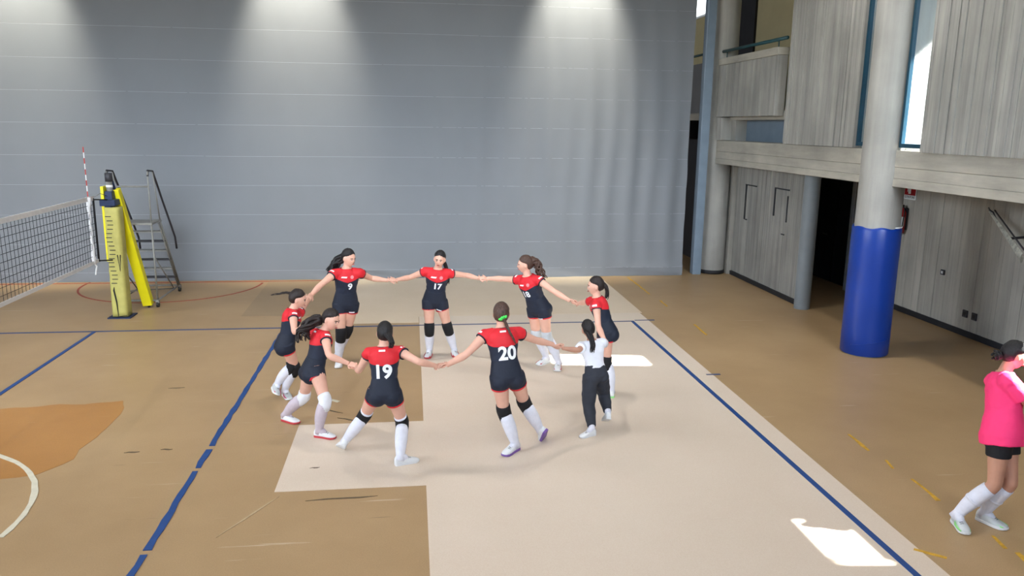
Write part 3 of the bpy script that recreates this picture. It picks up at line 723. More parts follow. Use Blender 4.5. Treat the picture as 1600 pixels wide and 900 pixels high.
# ------------------------------------------------------------------ referee stand
rs = thing('referee_stand', (0.0, 2.4, 0), 'grey tubular referee stand with steps, handrails and castors behind the yellow post', 'stand')
XA, XB = -0.22, 0.47; YF, YR = 1.72, 3.12; PZ = 1.53; YP = 2.22
def st(name, pts, r=0.018, mt=M_STEEL): return MB().tube(pts, r, 8).build(name, mt, rs, True)
for X in (XA, XB):
    st('front_leg', [(X, YF, 0.12), (X, YF, PZ)])
    st('stringer', [(X, YP, PZ), (X, YR, 0.14)], 0.02)
    st('stringer', [(X, YP - 0.1, PZ - 0.02), (X, YR - 0.1, 0.14)], 0.014)
    st('base_rail', [(X, YF, 0.13), (X, YR, 0.13)])
    st('rail_post', [(X, YF, PZ), (X, YF, 2.49)], 0.014)
    st('rail_post', [(X, YP, PZ), (X, YF + 0.28, 2.47)], 0.012)
    st('handrail', [(X, YF, 2.4), (X, YF + 0.02, 2.50), (X, YF + 0.28, 2.48), (X, YR - 0.05, 1.12), (X, YR, 0.88)], 0.02, M_STEELD)
    st('brace', [(X, YF, 0.95), (X, YR - 0.35, 0.13)], 0.012)
    for Y in (YF, YR):
        cb = MB(); cb.box((X - 0.03, Y - 0.03, 0.08), (X + 0.03, Y + 0.03, 0.14)); wh = cb.build('castor', M_STEEL, rs)
        wv = MB(); wv.tube([(X - 0.02, Y, 0.055), (X + 0.02, Y, 0.055)], 0.055, 16); wv.build('wheel', M_BLACKP, wh)
st('cross_bar', [(XA, YF, 0.13), (XB, YF, 0.13)]); st('cross_bar', [(XA, YR, 0.13), (XB, YR, 0.13)])
st('cross_bar', [(XA, YF, 2.22), (XB, YF, 2.22)], 0.014)
st('cross_bar', [(XA, YF, 0.30), (XB, YR - .3, 0.13)], 0.012)
bevel(MB().box((XA - 0.02, YF - 0.03, PZ), (XB + 0.02, YP + 0.03, PZ + 0.035)).build('platform', M_STEEL, rs), 0.006)
for k in range(6):
    t = (k + 1) / 7.0; y = YP + (YR - YP) * t; z = PZ + (0.14 - PZ) * t
    bevel(MB().box((XA, y - 0.13, z - 0.012), (XB, y + 0.02, z + 0.014)).build('step', M_STEELD if k % 2 else M_STEEL, rs), 0.004)

# ------------------------------------------------------------------ people
POSE = {
 'A': dict(S=1.537,phi=78,face=82,tail=[[3.682,-3.499,1.334],[3.613,-3.487,1.349],[3.528,-3.479,1.333],[3.427,-3.47,1.316]],
   j={'pel': [3.597,-3.559,0.716],'neck': [3.688,-3.511,1.141],'head': [3.76,-3.523,1.267],'shL': [3.741,-3.36,1.058],'shR': [3.712,-3.674,1.107],'elL': [3.771,-3.097,1.09],'elR': [3.75,-3.878,0.943],'wrL': [3.795,-2.876,1.13],'wrR': [3.904,-3.989,1.06],'hipL': [3.58,-3.502,0.784],'hipR': [3.604,-3.648,0.726],'knL': [3.658,-3.558,0.433],'knR': [3.687,-3.529,0.393],'anL': [3.445,-3.434,0.164],'anR': [3.533,-3.424,0.082],'toL': [3.475,-3.59,0.108],'toR': [3.603,-3.568,0.023]}),
 'B': dict(S=1.565,phi=68,face=112,tail=[[4.118,-4.496,1.254],[4.05,-4.512,1.237],[3.982,-4.534,1.186],[3.949,-4.566,1.115],[3.97,-4.594,1.043]],
   j={'pel': [4.043,-4.587,0.692],'neck': [4.156,-4.51,1.123],'head': [4.247,-4.515,1.245],'shL': [4.059,-4.376,1.06],'shR': [4.195,-4.67,1.09],'elL': [3.864,-4.191,1.078],'elR': [4.25,-4.893,0.951],'wrL': [4.001,-4.012,1.106],'wrR': [4.458,-4.902,0.862],'hipL': [4.005,-4.514,0.689],'hipR': [4.071,-4.663,0.709],'knL': [3.903,-4.442,0.337],'knR': [4.195,-4.894,0.445],'anL': [3.676,-4.292,0.086],'anR': [4.11,-4.811,0.09],'toL': [3.813,-4.382,0.022],'toR': [4.261,-4.876,0.023]}),
 'C': dict(S=1.564,phi=5,face=-8,tail=[[4.881,-5.422,1.333],[4.919,-5.458,1.282],[4.931,-5.48,1.235],[4.918,-5.487,1.191]],
   j={'pel': [4.854,-5.429,0.715],'neck': [4.846,-5.356,1.161],'head': [4.86,-5.333,1.301],'shL': [4.697,-5.298,1.088],'shR': [5.017,-5.345,1.107],'elL': [4.583,-5.189,0.871],'elR': [5.196,-5.535,1.057],'wrL': [4.542,-4.968,0.838],'wrR': [5.37,-5.412,0.973],'hipL': [4.773,-5.452,0.706],'hipR': [4.929,-5.47,0.699],'knL': [4.631,-5.278,0.408],'knR': [5.023,-5.356,0.353],'anL': [4.427,-5.19,0.114],'anR': [4.999,-5.612,0.088],'toL': [4.362,-5.066,0.016],'toR': [5.148,-5.561,0.023]}),
 'D': dict(S=1.669,phi=-5,face=2,tail=[[6.055,-5.405,1.458],[6.097,-5.448,1.375],[6.137,-5.501,1.294],[6.176,-5.514,1.209]],
   j={'pel': [6.091,-5.422,0.852],'neck': [6.05,-5.324,1.324],'head': [6.051,-5.299,1.469],'shL': [5.881,-5.291,1.247],'shR': [6.232,-5.28,1.261],'elL': [5.679,-5.423,1.087],'elR': [6.446,-5.125,1.136],'wrL': [5.481,-5.373,0.962],'wrR': [6.653,-5.013,1.056],'hipL': [6.015,-5.476,0.843],'hipR': [6.181,-5.444,0.841],'knL': [6.074,-5.404,0.454],'knR': [6.308,-5.291,0.493],'anL': [6.201,-5.383,0.084],'anR': [6.494,-5.193,0.158],'toL': [6.084,-5.508,0.024],'toR': [6.52,-5.082,0.016]}),
 'E': dict(S=1.306,phi=-15,face=-12,tail=[[7.091,-4.78,1.129],[7.119,-4.83,1.053],[7.13,-4.858,0.979],[7.129,-4.872,0.909]],
   j={'pel': [7.196,-4.769,0.624],'neck': [7.149,-4.724,1.004],'head': [7.109,-4.69,1.127],'shL': [7.026,-4.754,0.947],'shR': [7.282,-4.676,0.96],'elL': [6.951,-4.967,0.967],'elR': [7.36,-4.473,0.898],'wrL': [6.759,-4.975,0.999],'wrR': [7.425,-4.302,0.846],'hipL': [7.134,-4.803,0.598],'hipR': [7.263,-4.766,0.577],'knL': [7.115,-4.816,0.288],'knR': [7.345,-4.597,0.319],'anL': [7.107,-5.054,0.086],'anR': [7.33,-4.876,0.198],'toL': [6.987,-5.107,0.023],'toR': [7.324,-4.772,0.094]}),
 'F': dict(S=1.565,phi=-75,face=272,tail=[[7.493,-3.707,1.455],[7.54,-3.723,1.409],[7.555,-3.739,1.338],[7.538,-3.752,1.268]],
   j={'pel': [7.574,-3.736,0.846],'neck': [7.441,-3.71,1.274],'head': [7.411,-3.704,1.418],'shL': [7.394,-3.872,1.215],'shR': [7.407,-3.55,1.193],'elL': [7.399,-4.0,0.971],'elR': [7.372,-3.293,1.12],'wrL': [7.438,-4.189,0.848],'wrR': [7.339,-3.076,1.058],'hipL': [7.556,-3.817,0.842],'hipR': [7.573,-3.654,0.826],'knL': [7.572,-3.805,0.464],'knR': [7.52,-3.727,0.461],'anL': [7.639,-3.825,0.095],'anR': [7.603,-3.61,0.118],'toL': [7.654,-3.677,0.017],'toR': [7.458,-3.643,0.03]}),
 'G': dict(S=1.692,phi=218,face=268,tail=[[6.778,-2.588,1.561],[6.847,-2.608,1.511],[6.889,-2.633,1.416],[6.923,-2.661,1.305]],
   j={'pel': [6.891,-2.513,0.881],'neck': [6.723,-2.569,1.34],'head': [6.68,-2.588,1.501],'shL': [6.864,-2.698,1.302],'shR': [6.618,-2.445,1.26],'elL': [7.055,-2.884,1.178],'elR': [6.421,-2.229,1.238],'wrL': [7.239,-3.021,1.082],'wrR': [6.207,-2.104,1.222],'hipL': [6.964,-2.57,0.859],'hipR': [6.845,-2.444,0.84],'knL': [7.02,-2.549,0.456],'knR': [6.892,-2.379,0.444],'anL': [7.191,-2.559,0.09],'anR': [7.06,-2.31,0.086],'toL': [7.149,-2.73,0.021],'toR': [6.928,-2.428,0.023]}),
 'H': dict(S=1.659,phi=178,face=183,tail=[[5.554,-1.968,1.54],[5.628,-1.918,1.334],[5.652,-1.989,1.206],[5.622,-2.035,1.113]],
   j={'pel': [5.461,-1.926,0.886],'neck': [5.506,-2.029,1.348],'head': [5.53,-2.077,1.495],'shL': [5.671,-2.029,1.285],'shR': [5.329,-2.015,1.315],'elL': [5.917,-1.898,1.234],'elR': [5.103,-1.886,1.206],'wrL': [6.094,-2.063,1.213],'wrR': [4.917,-2.043,1.206],'hipL': [5.545,-1.924,0.841],'hipR': [5.373,-1.92,0.854],'knL': [5.649,-1.897,0.451],'knR': [5.38,-1.938,0.455],'anL': [5.748,-1.766,0.088],'anR': [5.381,-1.795,0.086],'toL': [5.774,-1.935,0.027],'toR': [5.339,-1.962,0.025]}),
 'I': dict(S=1.702,phi=165,face=125,tail=[[4.208,-2.237,1.578],[4.118,-2.227,1.523],[4.064,-2.227,1.443],[4.009,-2.228,1.354]],
   j={'pel': [4.213,-2.193,0.926],'neck': [4.243,-2.258,1.41],'head': [4.284,-2.302,1.562],'shL': [4.416,-2.249,1.348],'shR': [4.075,-2.334,1.352],'elL': [4.568,-2.029,1.228],'elR': [3.907,-2.549,1.234],'wrL': [4.806,-2.086,1.204],'wrR': [3.807,-2.761,1.143],'hipL': [4.298,-2.169,0.889],'hipR': [4.128,-2.203,0.885],'knL': [4.216,-2.091,0.494],'knR': [4.138,-2.237,0.475],'anL': [4.078,-1.926,0.15],'anR': [4.083,-2.133,0.087],'toL': [4.04,-2.088,0.068],'toR': [4.086,-2.309,0.025]}),
 'J': dict(S=1.62,phi=82,face=96,tail=[[10.138,-7.238,1.534],[10.105,-7.24,1.507]],
   j={'pel': [10.132,-7.375,0.873],'neck': [10.162,-7.247,1.348],'head': [10.244,-7.258,1.506],'shL': [10.208,-7.112,1.226],'shR': [10.088,-7.401,1.329],'elL': [10.399,-7.316,1.171],'elR': [10.001,-7.656,1.266],'wrL': [10.614,-7.26,1.246],'wrR': [10.053,-7.821,1.423],'hipL': [10.199,-7.344,0.805],'hipR': [10.071,-7.435,0.822],'knL': [10.201,-7.467,0.432],'knR': [10.063,-7.457,0.422],'anL': [10.137,-7.302,0.089],'anR': [9.858,-7.33,0.099],'toL': [10.212,-7.458,0.023],'toR': [9.817,-7.49,0.019]}),
}

POSE['J']['j']['elR'] = [10.26, -7.50, 1.13]; POSE['J']['j']['wrR'] = [10.48, -7.36, 1.21]
HOLD = [('A','L','I','R'),('A','R','B','L'),('B','R','C','L'),('C','R','D','L'),('D','R','E','L'),('E','R','F','L'),('F','R','G','L'),('G','R','H','L'),('H','R','I','L')]
def nrm(v): return v / (np.linalg.norm(v) + 1e-9)
def A(v): return np.array(v, float)
def remesh(mb, voxel, it=4, fac=0.5):
    me = mb.mesh('tmp'); ob = bpy.data.objects.new('tmp', me); COL.objects.link(ob)
    r = ob.modifiers.new('r', 'REMESH'); r.mode = 'VOXEL'; r.voxel_size = voxel; r.use_smooth_shade = True
    if it:
        s_ = ob.modifiers.new('s', 'SMOOTH'); s_.factor = fac; s_.iterations = it
    dg = bpy.context.evaluated_depsgraph_get()
    out = bpy.data.meshes.new_from_object(ob.evaluated_get(dg))
    bpy.data.objects.remove(ob); bpy.data.meshes.remove(me)
    return out
def interp(tab, t):
    xs = [a for a, _ in tab]
    return float(np.interp(t, xs, [b for _, b in tab]))

class Fig:
    def __init__(s, key):
        d = POSE[key]; s.key = key; s.S = d['S']; s.J = {k: A(v) for k, v in d['j'].items()}; s.tail = [A(q) for q in d['tail']]
        J = s.J
        s.base = A([J['pel'][0], J['pel'][1], 0.0])
        s.up = nrm(J['neck'] - J['pel']); s.L = np.linalg.norm(J['neck'] - J['pel'])
        rh = nrm(J['hipR'] - J['hipL']); rsd = nrm(J['shR'] - J['shL'])
        s.rh, s.rs = rh, rsd
        yaw = math.radians(d['face']) + 0.1284
        hf = A([math.sin(yaw), math.cos(yaw), -0.10])
        nd = nrm(J['head'] - J['neck'])
        hu = nrm(0.55 * nd + 0.45 * A([0, 0, 1]))
        hf = nrm(hf - hu * (hf @ hu)); hr = np.cross(hf, hu)
        s.hM = np.array([hr, hf, hu]).T
        s.hc = J['head'] + hu * 0.004
    def fr(s, t):
        r = nrm(s.rh * (1 - min(1, max(0, t))) + s.rs * min(1, max(0, t))); r = nrm(r - s.up * (r @ s.up)); f = np.cross(s.up, r)
        return r, f
    def torso(s, mb, prof, n=28, top=None):
        rings = []
        for t, hw, hd, fo in prof:
            r, f = s.fr(t); c = s.J['pel'] + s.up * s.L * t + f * fo * s.S
            ring = []
            for k in range(n):
                a = 2 * math.pi * k / n; ca, sa = math.cos(a), math.sin(a)
                ring.append(c + r * hw * s.S * math.copysign(abs(ca) ** 0.85, ca) + f * hd * s.S * math.copysign(abs(sa) ** 0.85, sa))
            rings.append(ring)
        mb.loft(rings)
    def path(s, a, b, c, n1, n2, round_=0.12):
        pts = [a + (b - a) * t for t in np.linspace(0, 1 - round_, n1)]
        q = [b + (c - b) * t for t in np.linspace(round_, 1, n2)]
        mid = (pts[-1] + q[0]) * 0.25 + b * 0.5
        return pts + [mid] + q

TORSO = [(-.22, .040, .040, -.004), (-.14, .076, .058, -.006), (-.02, .095, .069, -.010), (.14, .088, .062, -.006), (.34, .070, .051, .002), (.55, .082, .058, .004), (.72, .092, .066, .004), (.85, .096, .058, 0), (.93, .078, .046, 0), (1.0, .046, .038, 0), (1.06, .036, .035, .004)]

def head_mesh(mb, F):
    k = F.S / 1.62; w, dpt, h = 0.076 * k ** .6, 0.095 * k ** .6, 0.113 * k ** .6
    nu, nv = 44, 34; rings = []
    for j in range(1, nv):
        th = math.pi * j / nv; ring = []
        for i in range(nu):
            ph = 2 * math.pi * i / nu
            x, y, z = math.sin(th) * math.cos(ph), math.sin(th) * math.sin(ph), -math.cos(th)
            if z < 0:
                t = (-z) ** 1.3; x *= 1 - 0.30 * t
                if y < 0: y *= 1 - 0.55 * min(1, -z * 1.2)
                else: y *= 1 + 0.10 * t
            if y > 0: y *= 0.93
            fr_ = max(0, y)
            if fr_ > 0.2:
                y += 0.20 * math.exp(-(x / .14) ** 2 - ((z + .16) / .15) ** 2) + 0.08 * math.exp(-(x / .10) ** 2 - ((z - .05) / .16) ** 2)
                y -= 0.085 * math.exp(-((abs(x) - .36) / .19) ** 2 - ((z - .03) / .12) ** 2)
                y += 0.05 * math.exp(-(x / .5) ** 2 - ((z - .2) / .09) ** 2)
                y += 0.045 * math.exp(-(x / .26) ** 2 - ((z + .50) / .09) ** 2)
                y += 0.07 * math.exp(-(x / .30) ** 2 - ((z + .84) / .15) ** 2)
                y += 0.03 * math.exp(-((abs(x) - .5) / .2) ** 2 - ((z + .2) / .2) ** 2)
            ring.append(F.hc + F.hM @ A([x * w, y * dpt, z * h]))
        rings.append(ring)
    mb.loft(rings)
    for sg_ in (-1, 1):
        mb.sphere(F.hc + F.hM @ A([sg_ * w * 1.0, -0.012, -0.008]), (0.012, 0.019, 0.031), 10, 7, F.hM)
    F.hw, F.hd, F.hh = w, dpt, h

def hand(mb, W, d, n, S, ts, curl):
    k = S / 1.62 * 0.97
    d = nrm(d); n = nrm(n - d * (n @ d)); sd_ = np.cross(d, n)
    rings = []
    for t, hw, hh in ((-.02, .020, .017), (.012, .027, .016), (.045, .037, .015), (.075, .039, .013), (.092, .034, .010)):
        c_ = W + d * t * k
        rings.append([c_ + sd_ * hw * k * math.cos(2 * math.pi * i / 12) + n * hh * k * math.sin(2 * math.pi * i / 12) for i in range(12)])
    mb.loft(rings)
    for i, (o_, ln) in enumerate(((-.029, .058), (-.0098, .072), (.0098, .076), (.029, .070))):
        p_ = W + d * .082 * k + sd_ * o_ * ts * k; pts = [p_]; a = 0
        for m_, (sl, ca) in enumerate(((.42, curl), (.32, curl * 1.25), (.26, curl * .9))):
            a += ca * (1.0 + 0.08 * (1 - i))
            p_ = p_ + (d * math.cos(a) + n * math.sin(a)) * ln * sl * k * 1.1 + sd_ * ts * o_ * 0.08 * k
            pts.append(p_)
        mb.tube(pts, [.0094 * k, .0088 * k, .0080 * k, .0062 * k], 8)
    b_ = W + d * .022 * k + sd_ * ts * .024 * k
    q1 = b_ + (d * .62 + sd_ * ts * .62 + n * .42) * .045 * k; q2 = q1 + (d * .85 + sd_ * ts * .15 + n * .5) * .034 * k
    mb.tube([b_, q1, q2], [.0135 * k, .0108 * k, .0075 * k], 8)

WR = {(k, s_): A(POSE[k]['j']['wr' + s_]) for k in POSE for s_ in 'LR'}
GRIP = {}
for i, (a, sa, b, sb_) in enumerate(HOLD):
    p_, q = WR[(a, sa)], WR[(b, sb_)]; ax = nrm(q - p_)
    n_ = A([0, 0, 1.0]) * 0.8 + A([math.cos(i * 2.3), math.sin(i * 2.3), 0]) * 0.6
    n_ = nrm(n_ - ax * (n_ @ ax))
    GRIP[(a, sa)] = (ax, -n_, n_); GRIP[(b, sb_)] = (-ax, n_, -n_)

def body(F, skin):
    mb = MB(); J, S = F.J, F.S
    F.torso(mb, TORSO)
    mb.tube([J['neck'] - F.up * .03, J['neck'] + (J['head'] - J['neck']) * .35, J['head'] + F.hM @ A([0, -.01, -.02])], [.036 * S, .0315 * S, .033 * S], 16)
    head_mesh(mb, F)
    r, f = F.fr(0)
    for q in (-1, 1): mb.sphere(J['pel'] + r * q * .046 * S - f * .024 * S - F.up * .03 * S, .056 * S)
    for s_ in 'LR':
        sh, el, wr = J['sh' + s_], J['el' + s_], J['wr' + s_]
        mb.sphere(sh, .034 * S)
        inner = sh + (J['neck'] - sh) * .45 - F.up * .03
        pts = F.path(sh, el, wr, 7, 8); n = len(pts)
        rad = [.0315, .032, .0305, .0285, .0262, .0245, .0235, .0228, .0245, .0250, .0238, .0220, .0196, .0178, .0162, .0155][:n]
        mb.tube([inner] + pts, [.030 * S] + [x * S for x in rad], 14)
        g = GRIP.get((F.key, s_))
        if g: d_, off_, n_ = g; hand(mb, wr + off_ * .015, d_, n_, S, 1 if s_ == 'R' else -1, .62)
        else:
            d_ = nrm(wr - el); n_ = nrm(np.cross(d_, A([0, 0, 1]))); hand(mb, wr, d_, n_, S, 1, .35)
        hp, kn, an_ = J['hip' + s_], J['kn' + s_], J['an' + s_]
        hp2 = hp + F.up * .03
        back = -F.fr(0)[1]
        pts = F.path(hp2, kn, an_, 8, 9, .08)
        rad = [.056, .0560, .0535, .0500, .0460, .0425, .0392, .0370, .0365, .0345, .0355, .0375, .0375, .0350, .0310, .0260, .0215, .0205][:len(pts)]
        rad = rad[:len(pts) - 1] + [.0200]
        off = [0] * len(pts)
        for i in range(9, len(pts)): off[i] = .010 * math.sin(math.pi * (i - 9) / (len(pts) - 9))
        mb.tube([p_ + back * o_ * S for p_, o_ in zip(pts, off)], [x * S for x in rad], 16)
        to = J['to' + s_]; mb.tube([an_, an_ * .72 + to * .28, an_ * .5 + to * .5], [.021 * S, .019 * S, .012 * S], 10)
        mb.sphere(an_ + A([0, 0, -.02]), .020 * S)
    me = remesh(mb, .0068, 3)
    return me

def on_head(F, x, y, z): return F.hc + F.hM @ A([x, y, z])

def add_face(F, root):
    w, dp, h = F.hw, F.hd, F.hh
    for q in (-1, 1):
        c_ = on_head(F, q * .36 * w, dp * .835, .03 * h)
        e = MB().sphere(c_, (.0120, .0072, .0056), 12, 8, F.hM).build('eye', M_EYEW, root, True)
        MB().sphere(c_ + F.hM @ A([0, .0042, 0]), (.0074, .0042, .0058), 10, 6, F.hM).build('iris', M_EYED, e, True)
        MB().tube([c_ + F.hM @ A([a, b, .0058 - abs(a) * .18]) for a, b in ((-.0125, .001), (0, .0066), (.0125, .001))], [.0022, .0028, .0022], 6).build('eyelash', M_HAIRK, root, True)
        MB().tube([on_head(F, q * w * a, dp * b, h * c2) for a, b, c2 in ((.14, .945, .19), (.38, .90, .225), (.60, .78, .19))], [.0035, .0050, .003], 6).build('eyebrow', M_HAIRD, root, True)
    MB().sphere(on_head(F, 0, dp * .985, -.50 * h), (.021, .008, .0085), 12, 8, F.hM).build('lips', M_LIPS, root, True)

def hair(F, root, material, style, tie):
    k = F.S / 1.62
    nu, nv = 40, 28; rings = []
    for j in range(1, nv):
        th = math.pi * j / nv; ring = []
        for i in range(nu):
            ph = 2 * math.pi * i / nu
            x, y, z = math.sin(th) * math.cos(ph), math.sin(th) * math.sin(ph), -math.cos(th)
            s_ = 1.0
            fy = min(1, max(0, (y + .35) / .45)); fz = min(1, max(0, (.60 - .25 * abs(x) - z) / .36))
            s_ -= .30 * fy * fz
            if z < -.55: s_ -= .25 * (-.55 - z) / .45
            s_ += .035 * noise.noise(Vector((x * 9, y * 3, z * 3))) + 0.016 * math.sin(ph * 17 + 2 * z)
            ring.append(F.hc + F.hM @ (A([x * F.hw * 1.14, y * F.hd * (1.06 if y > 0 else 1.12), z * F.hh * 1.03]) * s_ + A([0, -.018, .016])))
        rings.append(ring)
    h = MB().loft(rings).build('hair', material, root, True)
    t = F.tail
    if style == 'bun':
        b_ = MB(); b_.sphere(t[-1], .036, 16, 12)
        for q in range(5):
            a = q * 1.25; pts = [t[-1] + F.hM @ A([.037 * math.cos(a + u) * math.sin(1 + u * .5), -.02 + .02 * math.sin(u * 2), .037 * math.sin(a + u)]) for u in np.linspace(0, 2.4, 8)]
            b_.tube(pts, .009, 6)
        b_.build('hair_bun', material, h, True)
        start = t[0]
    else:
        # smooth path
        start = t[0]; P = [start + (F.hc - start) * .45] + t; cr = []
        for i in range(len(P) - 1):
            p0, p1, p2, p3 = P[max(0, i - 1)], P[i], P[i + 1], P[min(len(P) - 1, i + 2)]
            for u in np.linspace(0, 1, 7)[:-1]:
                cr.append(0.5 * ((2 * p1) + (-p0 + p2) * u + (2 * p0 - 5 * p1 + 4 * p2 - p3) * u * u + (-p0 + 3 * p1 - 3 * p2 + p3) * u ** 3))
        cr.append(P[-1]); n = len(cr); mb = MB()
        wid, ns, wav = {'thick': (.048, 22, .03), 'braid': (.011, 3, .010), 'pony': (.027, 14, .012), 'curly': (.040, 20, .03)}[style]
        for q in range(ns):
            a = 2 * math.pi * q / ns + rnd.uniform(0, 1); rr_ = wid * (rnd.uniform(.3, 1) if style != 'braid' else .75); pts = []; rad = []
            cut = n if style == 'braid' else n - rnd.randint(0, 4)
            for i in range(cut):
                u = i / (n - 1)
                sp = (.45 if i < 6 else 1.0) * (1 + (.7 * u if style in ('thick', 'curly') else 0)) * (1 if u < .8 or style != 'braid' else 1 - (u - .8) * 3)
                ang = a + (u * 12 if style == 'braid' else .6 * math.sin(u * 5 + q)) + (u * 9 * (1 if q % 2 else -1) if style == 'curly' else 0)
                T_ = nrm(cr[min(i + 1, n - 1)] - cr[max(i - 1, 0)]); X_ = nrm(np.cross(T_, A([.3, .5, .81]))); Y_ = np.cross(T_, X_)
                jit = A([noise.noise(Vector((q * 3.1, u * 5, 1))), noise.noise(Vector((q * 3.1, u * 5, 4))), noise.noise(Vector((q * 3.1, u * 5, 8)))]) * wav * u
                pts.append(cr[i] + (X_ * math.cos(ang) + Y_ * math.sin(ang)) * rr_ * sp + jit)
                rad.append((wid * .52 if style != 'braid' else wid * .95) * (1 - .75 * max(0, (i / max(1, cut - 1)) - .35) / .65) * (.8 if i < 5 else 1))
            mb.tube(pts, rad, 7)
        mb.build('ponytail' if style != 'braid' else 'braid', material, h, True)
    if tie is not None:
        big = .030 if tie is M_GREENS else .018
        tb = MB(); D_ = nrm(t[1] - t[0]); X_ = nrm(np.cross(D_, A([.3, .5, .81]))); Y_ = np.cross(D_, X_)
        ringp = [start + (X_ * math.cos(a) + Y_ * math.sin(a)) * big * (1 + .25 * math.sin(a * 5)) + D_ * .006 * math.sin(a * 7) for a in np.linspace(0, 2 * math.pi, 24)]
        tb.tube(ringp, .014 if tie is M_GREENS else .009, 8)
        tb.build('hair_tie', tie, h, True)
    return h

JERSEY = [(-.02, .098, .075, -.006), (.10, .094, .071, -.004), (.30, .082, .063, 0), (.50, .086, .066, .003), (.70, .097, .074, .005), (.84, .100, .069, .002), (.93, .086, .058, 0), (1.0, .056, .048, 0), (1.025, .044, .043, .003)]
def top(F, root, name, m_main, prof, sleeve, sl_r, hem_t, loose=0.0):
    mb = MB(); S, J = F.S, F.J
    pr = [(t, hw + loose, hd + loose, fo) for t, hw, hd, fo in prof if t >= hem_t]
    F.torso(mb, pr, 32)
    for s_ in 'LR':
        sh, el = J['sh' + s_], J['el' + s_]
        inn = sh + (J['neck'] - F.up * .05 - sh) * .5
        e = sh + (el - sh) * sleeve
        mb.sphere(sh + F.up * .004, sl_r * S * .98)
        mb.tube([inn, sh, (sh + e) / 2, e], [sl_r * S * 1.05, sl_r * S * 1.0, sl_r * S * 1.0, sl_r * S * 1.02], 18)
    me = remesh(mb, .0085, 5)
    vs = [v.co.copy() for v in me.vertices]
    me.calc_loop_triangles()
    nr = [v.normal.copy() for v in me.vertices]
    sd_ = ord(F.key) * 3.3
    for v, n_ in zip(me.vertices, nr):
        p_ = v.co
        q = .0045 * noise.noise(Vector((p_.x * 9 + sd_, p_.y * 9, p_.z * 17))) + .003 * noise.noise(Vector((p_.x * 22, p_.y * 22 + sd_, p_.z * 26)))
        v.co = p_ + n_ * (q + loose * .6 * noise.noise(Vector((p_.x * 6 + sd_, p_.y * 6, p_.z * 5))))
    return me

def spine_coord(F, p_):
    q = A(p_) - F.J['pel']; t = (q @ F.up) / F.L
    r, f = F.fr(t); return t, q @ r, q @ f

def project(F, verts, faces, bvh, t0, x0, back, lift):
    """lay a flat print (x right, y up, metres) on the garment; back=True on the back"""
    out = []
    r, f = F.fr(t0); dirn = f if back else -f; xr = r if back else -r
    for x, y in verts:
        c_ = F.J['pel'] + F.up * (F.L * t0 + y) + xr * (x + x0)
        o_ = c_ - dirn * .5
        hit, nn, _, _ = bvh.ray_cast(Vector(o_), Vector(dirn))
        p_ = A(hit) - dirn * lift if hit is not None else c_ - dirn * .07 * F.S
        out.append(p_)
    mb = MB(); mb.add(out, faces); return mb

def text_print(F, body_, size, bvh, t0, x0, back, parent, name='shirt_number'):
    tm_ = text_mesh(body_, size, size * .035)
    bm = bmesh.new(); bm.from_mesh(tm_)
    bmesh.ops.triangulate(bm, faces=bm.faces)
    for _ in range(4):
        lng = [e for e in bm.edges if e.calc_length() > .022]
        if not lng: break
        bmesh.ops.subdivide_edges(bm, edges=lng, cuts=1); bmesh.ops.triangulate(bm, faces=bm.faces)
    bm.verts.index_update()
    vs = [(v.co.x, v.co.y) for v in bm.verts]; fs = [tuple(v.index for v in f_.verts) for f_ in bm.faces]
    bm.free(); bpy.data.meshes.remove(tm_)
    return project(F, vs, fs, bvh, t0, x0, back, .006).build(name, M_WPRINT, parent)
def patch(F, poly_fn, nx, ny, bvh, t0, x0, back, parent, name, material):
    vs = [poly_fn(i / nx, j / ny) for j in range(ny + 1) for i in range(nx + 1)]
    fs = [(j * (nx + 1) + i, j * (nx + 1) + i + 1, (j + 1) * (nx + 1) + i + 1, (j + 1) * (nx + 1) + i) for j in range(ny) for i in range(nx)]
    return project(F, vs, fs, bvh, t0, x0, back, .006).build(name, material, parent)
def slab(w_, h_, sk=0.0): return lambda u, v: ((u - .5) * w_ + sk * v, (v - .5) * h_)
def disc(r_):
    def fn(u, v):
        a, b = 2 * u - 1, 2 * v - 1; return (r_ * a * math.sqrt(1 - b * b / 2), r_ * b * math.sqrt(1 - a * a / 2))
    return fn

def local(me, F):
    me.transform(Matrix.Translation(-Vector(F.base))); return me

